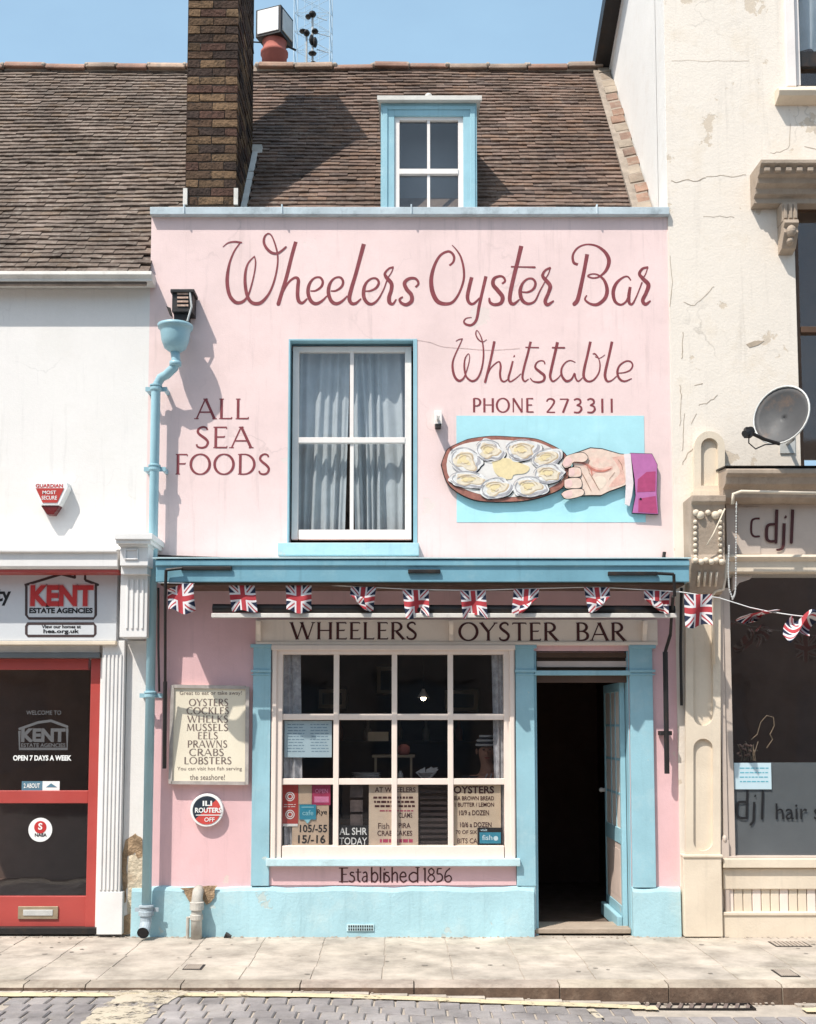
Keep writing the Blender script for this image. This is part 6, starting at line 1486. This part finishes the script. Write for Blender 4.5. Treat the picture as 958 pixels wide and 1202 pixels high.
# cornice and fascia
cx0 = Xp(852, 560, -.30)
zc1 = Zp(548, -.34); g = MB()
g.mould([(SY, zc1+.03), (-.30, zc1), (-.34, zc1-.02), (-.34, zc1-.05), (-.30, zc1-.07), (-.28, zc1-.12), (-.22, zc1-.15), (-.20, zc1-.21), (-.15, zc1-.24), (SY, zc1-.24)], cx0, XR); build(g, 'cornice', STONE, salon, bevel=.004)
g = MB(); g.mould([(SY, zc1+.031), (-.32, zc1+.004), (-.33, zc1+.012), (SY, zc1+.045)], cx0-.01, XR); build(g, 'lead_flashing', BLACK, salon)
fz0, fz1 = Zp(652, -.07), zc1-.241
g = MB(); g.box(Xp(853, 620, -.07), XR, -.07, SY, fz0, fz1); fs2 = build(g, 'fascia', FASCB, salon)
g = MB(); g.box(Xp(866, 620, -.075), Xp(892, 620, -.075), -.078, -.071, fz0+.01, fz1-.02); build(g, 'fascia_board', M('cleaner_beige_board', (.52, .44, .38), .6, .05, 3, .05, 50), fs2)
g = MB(); g.mould([(SY, fz0), (-.12, fz0), (-.13, fz0-.02), (-.11, fz0-.04), (-.09, fz0-.05), (-.09, fz0-.13), (-.07, fz0-.14), (SY, fz0-.14)], Xp(846, 660, -.1), XR); build(g, 'fascia_moulding', STONEL, salon, bevel=.003)
g = MB(); s3 = 5.382
traced(g, [[(602,262,13),(570,264,13),(551,282,14),(549,350,14),(566,374,13),(598,375,13)], [(710,205,20),(707,300,20),(704,412,20)], [(698,298,16),(665,300,17),(647,320,20),(646,385,20),(665,405,17),(698,405,16)],
           [(760,250,22)], [(756,292,20),(754,360,20),(750,430,20),(738,455,16),(712,460,14)], [(810,205,20),(806,300,20),(801,413,20)]], 780, 560, s3, -.079)
build(g, 'lettering', LETD, fs2, recalc=False, label='dark lettering reading c djl')
# shop window
wx0 = Xp(852, 840, -.0)
g = MB(); g.pb(852, 860, 690, 1008, -.03, .05); g.ppoly([(860, 676), (885, 676), (880, 680), (868, 684), (862, 692), (860, 694)], -.03, .04); g.box(Xp(852, 1006, -.03), 5.0, -.06, .02, Zp(1012, -.05), Zp(1005, -.05)); g.pb(900, 903, 676, 760, .10, .02) if False else None
sw2 = build(g, 'salon_window', FASCB, salon, bevel=.003)
g = MB(); g.box(Xp(860, 840, 0), 5.0, .0, .006, Zp(1006, 0), Zp(674, 0)); build(g, 'pane', SGLASS, sw2)
g = MB(); g.box(Xp(862, 950, .008), 5.0, .008, .0095, Zp(1004, .008), Zp(895, .008)); build(g, 'frosted_film', FROST, sw2)
g = MB(); s4 = 3.337
def k8(p): return [(a, b, 9) for a, b in p]
traced(g, [k8([(325,560),(323,610),(322,668)]), k8([(320,605),(292,607),(285,622),(285,655),(297,667),(320,668)]), k8([(352,605),(350,650),(348,680),(338,693)]), k8([(353,580)]), k8([(386,560),(384,610),(382,670)])], 780, 760, s4, -.001)
text(g, 'hair s', 910.5, 963, 943, 962, -.001, .0); text(g, 'tudio', 966, 1010, 943, 962, -.001, .0)
build(g, 'lettering', LETK, sw2, recalc=False, label='black lettering reading djl hair s on the frosted film')
g = MB(); g.pb(862, 905.5, 895.5, 926.5, -.004, .002); nt_ = build(g, 'salon_notice', PAPB); tag(nt_, 'pale blue notice sheet taped inside the hair salon window', 'notice')
g = MB(); bars(g, 868, 903, 901, 922, 4, -.004, 0, 55, .25); build(g, 'print', M('teal_print', (.12, .40, .50), .8, .1, 10, 0), nt_)
g = MB(); g.box(XM+.35, XR, 2.6, 2.7, 0, 3.4); g.box(XM+.28, XM+.33, .33, 2.6, 0, 3.4); g.box(XM+.35, XR, .33, 2.6, -.02, .02); build(g, 'interior_wall', DARK, salon)
# interior bracket lamp in salon: dried twig arrangement
tw_ = empty('dried_flowers', W(875, 895, .25), 'dried twig and flower arrangement inside the salon window above the notice', 'plant')
TWM = M('pale_twig', (.30, .22, .15), .7, .2, 10, 0)
g = MB()
g.tube([W(a, b, .25) for a, b in ((882, 868), (889, 862), (893, 848), (900, 840), (908, 842), (909, 852), (904, 862), (907, 868), (900, 878))], .004, 5)
rr = random.Random(5)
for k in range(14):
    a = (876+rr.uniform(-6, 12), 893); b = (a[0]+rr.uniform(-8, 8), 870+rr.uniform(0, 12)); g.tube([W(*a, .25), W((a[0]+b[0])/2+rr.uniform(-3, 3), 882, .24), W(*b, .26)], .0035, 4)
build(g, 'twig', TWM, tw_)
g = MB()
for k in range(16): q = W(872+rr.uniform(-6, 10), 874+rr.uniform(0, 14), .24+rr.uniform(-.02, .02)); g.ball(q, .012, .012, .010, 6)
build(g, 'dried_bloom', M('pinkish_bloom', (.40, .24, .18), .8, .3, 10, 0), tw_)
g = MB(); q = W(877, 900, .25); g.lathe([(.05, q.z-.28), (.06, q.z-.2), (.045, q.z-.05), (.05, q.z)], q.x, .25, 14); build(g, 'vase', CHINA, tw_, smooth=True)
# stall riser below
g = MB(); g.box(Xp(849, 1015, -.08), 5.2, -.085, SY, Zp(1019, -.08), Zp(1008, -.08)); g.box(Xp(849, 1030, -.05), 5.2, -.05, SY, Zp(1044, -.05), Zp(1019.5, -.05)); build(g, 'sill', STONEL, salon, bevel=.006)
k = 0; x = Xp(851, 1057, -.03)
while x < 5.1:
    g = MB(); g.box(x+.003, x+.067, -.03, SY, Zp(1071, -.03), Zp(1044, -.03)+.01); build(g, 'riser_board', STONEL if k % 3 else CREAMP, salon, bevel=.005); x += .07; k += 1
g = MB(); n = 16
g.box(Xp(849, 1080, -.07), 5.2, -.07, SY, -.02, Zp(1072, -.07)); g.box(Xp(849, 1073, -.08), 5.2, -.08, SY, Zp(1075, -.08), Zp(1071, -.08)); build(g, 'salon_plinth', STONEL, salon, bevel=.006)
# salon cable tray and chain
g = MB(); g.tube([W(958, 579, -.38), W(870, 577, -.38), W(861, 580, -.37), W(860, 592, -.36)], .013, 8); g.tube([W(853, 652, -.16), W(851, 680, -.16), W(849, 692, -.16), W(840, 694, -.14), W(836, 699, -.13), W(838, 780, -.1)], .012, 8); g.tube([W(851, 597, -.32), W(838, 626, -.30), W(830, 640, -.29)], .006, 6)
tag(build(g, 'painted_conduit', STONEL, smooth=True), 'cream painted conduit looping round the salon fascia and console', 'conduit')
ch = empty('hanging_chain', W(862, 600, -.36), 'thin metal chain looping down beside the salon fascia', 'chain')
n = 26
for side, pts in ((0, [(864.5, 590), (864, 640), (863.5, 690), (860, 703)]), (1, [(856, 690), (855, 670), (856, 640)])):
    pp = cat([(a, b, 0) for a, b in pts], 6) if len(pts) > 2 else pts
    L_ = []; 
    for q0, q1 in zip(pp, pp[1:]): L_ += [(q0[0]+(q1[0]-q0[0])*t/3, q0[1]+(q1[1]-q0[1])*t/3) for t in range(3)]
    g = MB()
    for i, (a, b) in enumerate(L_): p = W(a, b, -.36); g.ball(p, .007 if i % 2 else .004, .005, .009, 6)
    build(g, 'chain_links', GALV, ch)
g = MB()
for i in range(5): p = W(860-i*.9, 703-i*2.6, -.36); g.ball(p, .007, .005, .009, 6)
build(g, 'chain_links', GALV, ch)

# ----- satellite dish -----
dc = W(917, 487, -.42)
sd = empty('satellite_dish', dc, 'grey satellite dish on a bracket beside the dark upper window', 'satellite dish')
axis = Vector((-.62, -.74, .22)).normalized(); u_ = axis.cross(Vector((0, 0, 1))).normalized(); v_ = u_.cross(axis).normalized()
g = MB(); nr, ns = 6, 28; vs = []; fs = []
for i in range(nr+1):
    r = i/nr
    for k in range(ns): a = 2*pi*k/ns; vs.append(dc+u_*(.215*r*cos(a))+v_*(.235*r*sin(a))+axis*(.06*(r*r-1)))
for i in range(nr):
    for k in range(ns): k2 = (k+1) % ns; fs.append((i*ns+k, i*ns+k2, (i+1)*ns+k2, (i+1)*ns+k))
g.add(vs, fs); dish = build(g, 'dish', M('dull_dish_grey', (.075, .075, .077), .6, .15, 4, 0, spec=.3, stain=(.22, .13, .08), stain_amt=.6, stain_scale=5), sd, smooth=True, recalc=False)
md = dish.modifiers.new('solid', 'SOLIDIFY'); md.thickness = .006
g = MB(); g.tube([dc+u_*(.217*cos(2*pi*k/32))+v_*(.237*sin(2*pi*k/32)) for k in range(33)], .008, 6, caps=False); build(g, 'rim', GALV, sd, smooth=True)
lnb = dc+axis*.36-v_*.12-u_*.0
lnb = W(879, 507, -.62)
base = dc-v_*.24
g = MB(); g.tube([base, (base+lnb)/2-Vector((0, 0, .01)), lnb], .014, 8); build(g, 'feed_arm', BLACK, sd)
g = MB(); d_ = (dc-lnb).normalized(); g.tube([lnb-d_*.05, lnb+d_*.03], [.028, .034], 10); g.box(lnb.x-.03, lnb.x+.02, lnb.y-.03, lnb.y+.03, lnb.z-.04, lnb.z+.03); build(g, 'receiver', BLACK, sd)
g = MB(); g.tube([lnb-Vector((0, 0, .04)), W(879, 520, -.6), W(887, 527, -.58), W(898, 522, -.55), base], .005, 6); build(g, 'cable', BLACK, sd)
g = MB(); b0 = W(925, 520, SY-.02); g.tube([dc-axis*.06, dc-axis*.14, (b0.x, -.16, b0.z), (b0.x, SY, b0.z)], .016, 8); g.box(b0.x-.06, b0.x+.06, SY-.012, SY, b0.z-.08, b0.z+.08); build(g, 'wall_bracket', GALV, sd)

# ================= BUNTING =================
BYT = -.425
bt = empty('bunting', W(480, 690, BYT), 'string of small union flags hung along the awning and past the salon', 'bunting')
spts = [(186, 684, -.49), (211, 684.5, -.50), (250, 686, BYT), (284, 684.5, BYT), (351, 685, BYT), (427, 689, BYT), (488, 692, BYT), (555, 693, BYT), (618, 691, BYT), (700, 689, BYT), (770, 693, BYT), (800, 695, -.50), (819, 698, -.52), (845, 702, -.45), (880, 713, -.45), (903, 718, -.46), (930, 722, -.5), (975, 727, -.55), (1050, 735, -.6)]
g = MB(); g.tube([W(*p) for p in spts], .004, 6); build(g, 'string', LETW, bt)
def ujc(u, v):
    du, dv = abs(u-.5), abs(v-.5)
    if du < .085 or dv < .085: return 1
    if du < .15 or dv < .15: return 2
    d = min(abs(u-v), abs(u+v-1))/1.414
    s = (u-v) if abs(u-v) < abs(u+v-1) else (u+v-1)
    if .0 <= (s if u < .5 else -s)/1.414 < .04: return 1
    if d < .085: return 2
    return 0
def flag(px, py, wpx, hpx, mode, seed, Yb=BYT, tilt=0):
    n = 44; rr = random.Random(seed); ph = rr.uniform(0, 6); tilt = rr.uniform(-.14, .14); amp_ = rr.uniform(.8, 2.0); pinch = rr.uniform(0, .12); g = MB(); vs = []
    k = (DC+Yb)/F
    o = W(px-wpx/2, py, Yb); w_, h_ = wpx*k, hpx*k
    for j in range(n+1):
        for i in range(n+1):
            u, v = i/n, j/n
            x = w_*u; z = -h_*v; y = -.012+(.022*v*sin(u*5+ph+v*1.5)+.012*sin(u*9+ph*2+v*2)*v)*amp_; x += (.5-u)*pinch*v*w_; z += .012*sin(u*6+ph)*v*amp_
            z += .05*h_*sin(u*pi)*-.3
            if mode == 1:        # lower corner folded up diagonally
                s = u*.75+v-1.12
                if s > 0: x -= s*w_*.95; z += s*h_*.75; y -= .02+.05*s
            elif mode == 2:      # left lower corner folded
                s = (1-u)*.75+v-1.12
                if s > 0: x += s*w_*.95; z += s*h_*.75; y -= .02+.05*s
            elif mode == 3:      # rolled narrow, blown left
                x = w_*(.15+.7*u)-v*h_*1.4*.8; z = -h_*(v*.42+.10*sin(v*6+u*3)); y += .05*sin(v*7+u*4)
            elif mode == 4:      # blown sideways
                x = w_*u-.55*h_*v; z = -h_*v*(.72+.1*sin(u*4))-.04*sin(u*7); y += .06*sin(u*6+v*4)-.05*v
            elif mode == 5:      # top left corner puckered
                s = 1-u*1.6-v*1.6
                if s > 0: y -= .05*s; z -= s*.05; x += s*.03
            x += tilt*h_*v
            vs.append((o.x+x, Yb+y-.004, o.z+z-.002))
    for j in range(n):
        for i in range(n):
            a = j*(n+1)+i; g.add([], [])
            g.f.append((a, a+1, a+n+2, a+n+1)); g.m.append(ujc((i+.5)/n, (j+.5)/n))
    g.v = vs
    o = build(g, 'flag', [NAVY, FRED, FWHT], bt, smooth=True, recalc=False); return o
flag(211, 684.5, 33, 33.5, 5, 1, -.50); flag(284, 684.5, 31, 33, 0, 2); flag(351, 685, 31, 33, 0, 3); flag(427, 688.5, 30, 30, 2, 4); flag(488, 692, 31, 32, 0, 5)
flag(555, 693, 30, 31, 0, 6); flag(618, 691, 30, 32, 1, 7); flag(700, 689, 30, 32, 1, 8); flag(771, 693, 31, 29, 2, 9); flag(819, 697, 33, 38, 0, 10, -.52)
flag(905, 716, 26, 30, 3, 11, -.46); flag(945, 722, 32, 34, 4, 12, -.52); flag(1010, 730, 32, 34, 0, 13, -.58)

# ================= houses across the street (seen only as reflections) =================
opp = empty('opposite_terrace', (0, -15.5, 0), 'brick terrace across the street, showing only as dark reflections in the glass', 'building')
OB = M('pale_brick_far', (.26, .20, .165), .9, .2, 2, .2, 20)
hl = []
for k in range(7):
    x = -9.5+k*3; hl += [(x, x+1.0, 3.6, 5.2), (x-.2, x+1.8, .7, 2.6)]
g = MB(); wallmesh(g, -12, 12, -.1, 6.2, hl, -15.8, -15.5); g.box(-12, 12, -20, -19.9, 0, 6.2); build(g, 'wall', OB, opp)
g = MB(); g.mould([(-15.3, 6.2), (-17.8, 8.4), (-20.2, 6.2)], -12.2, 12.2); build(g, 'roof', CMORT, opp)
for h in hl: g = MB(); g.box(h[0], h[1], -15.70, -15.69, h[2], h[3], 0); build(g, 'pane', FROST, opp)
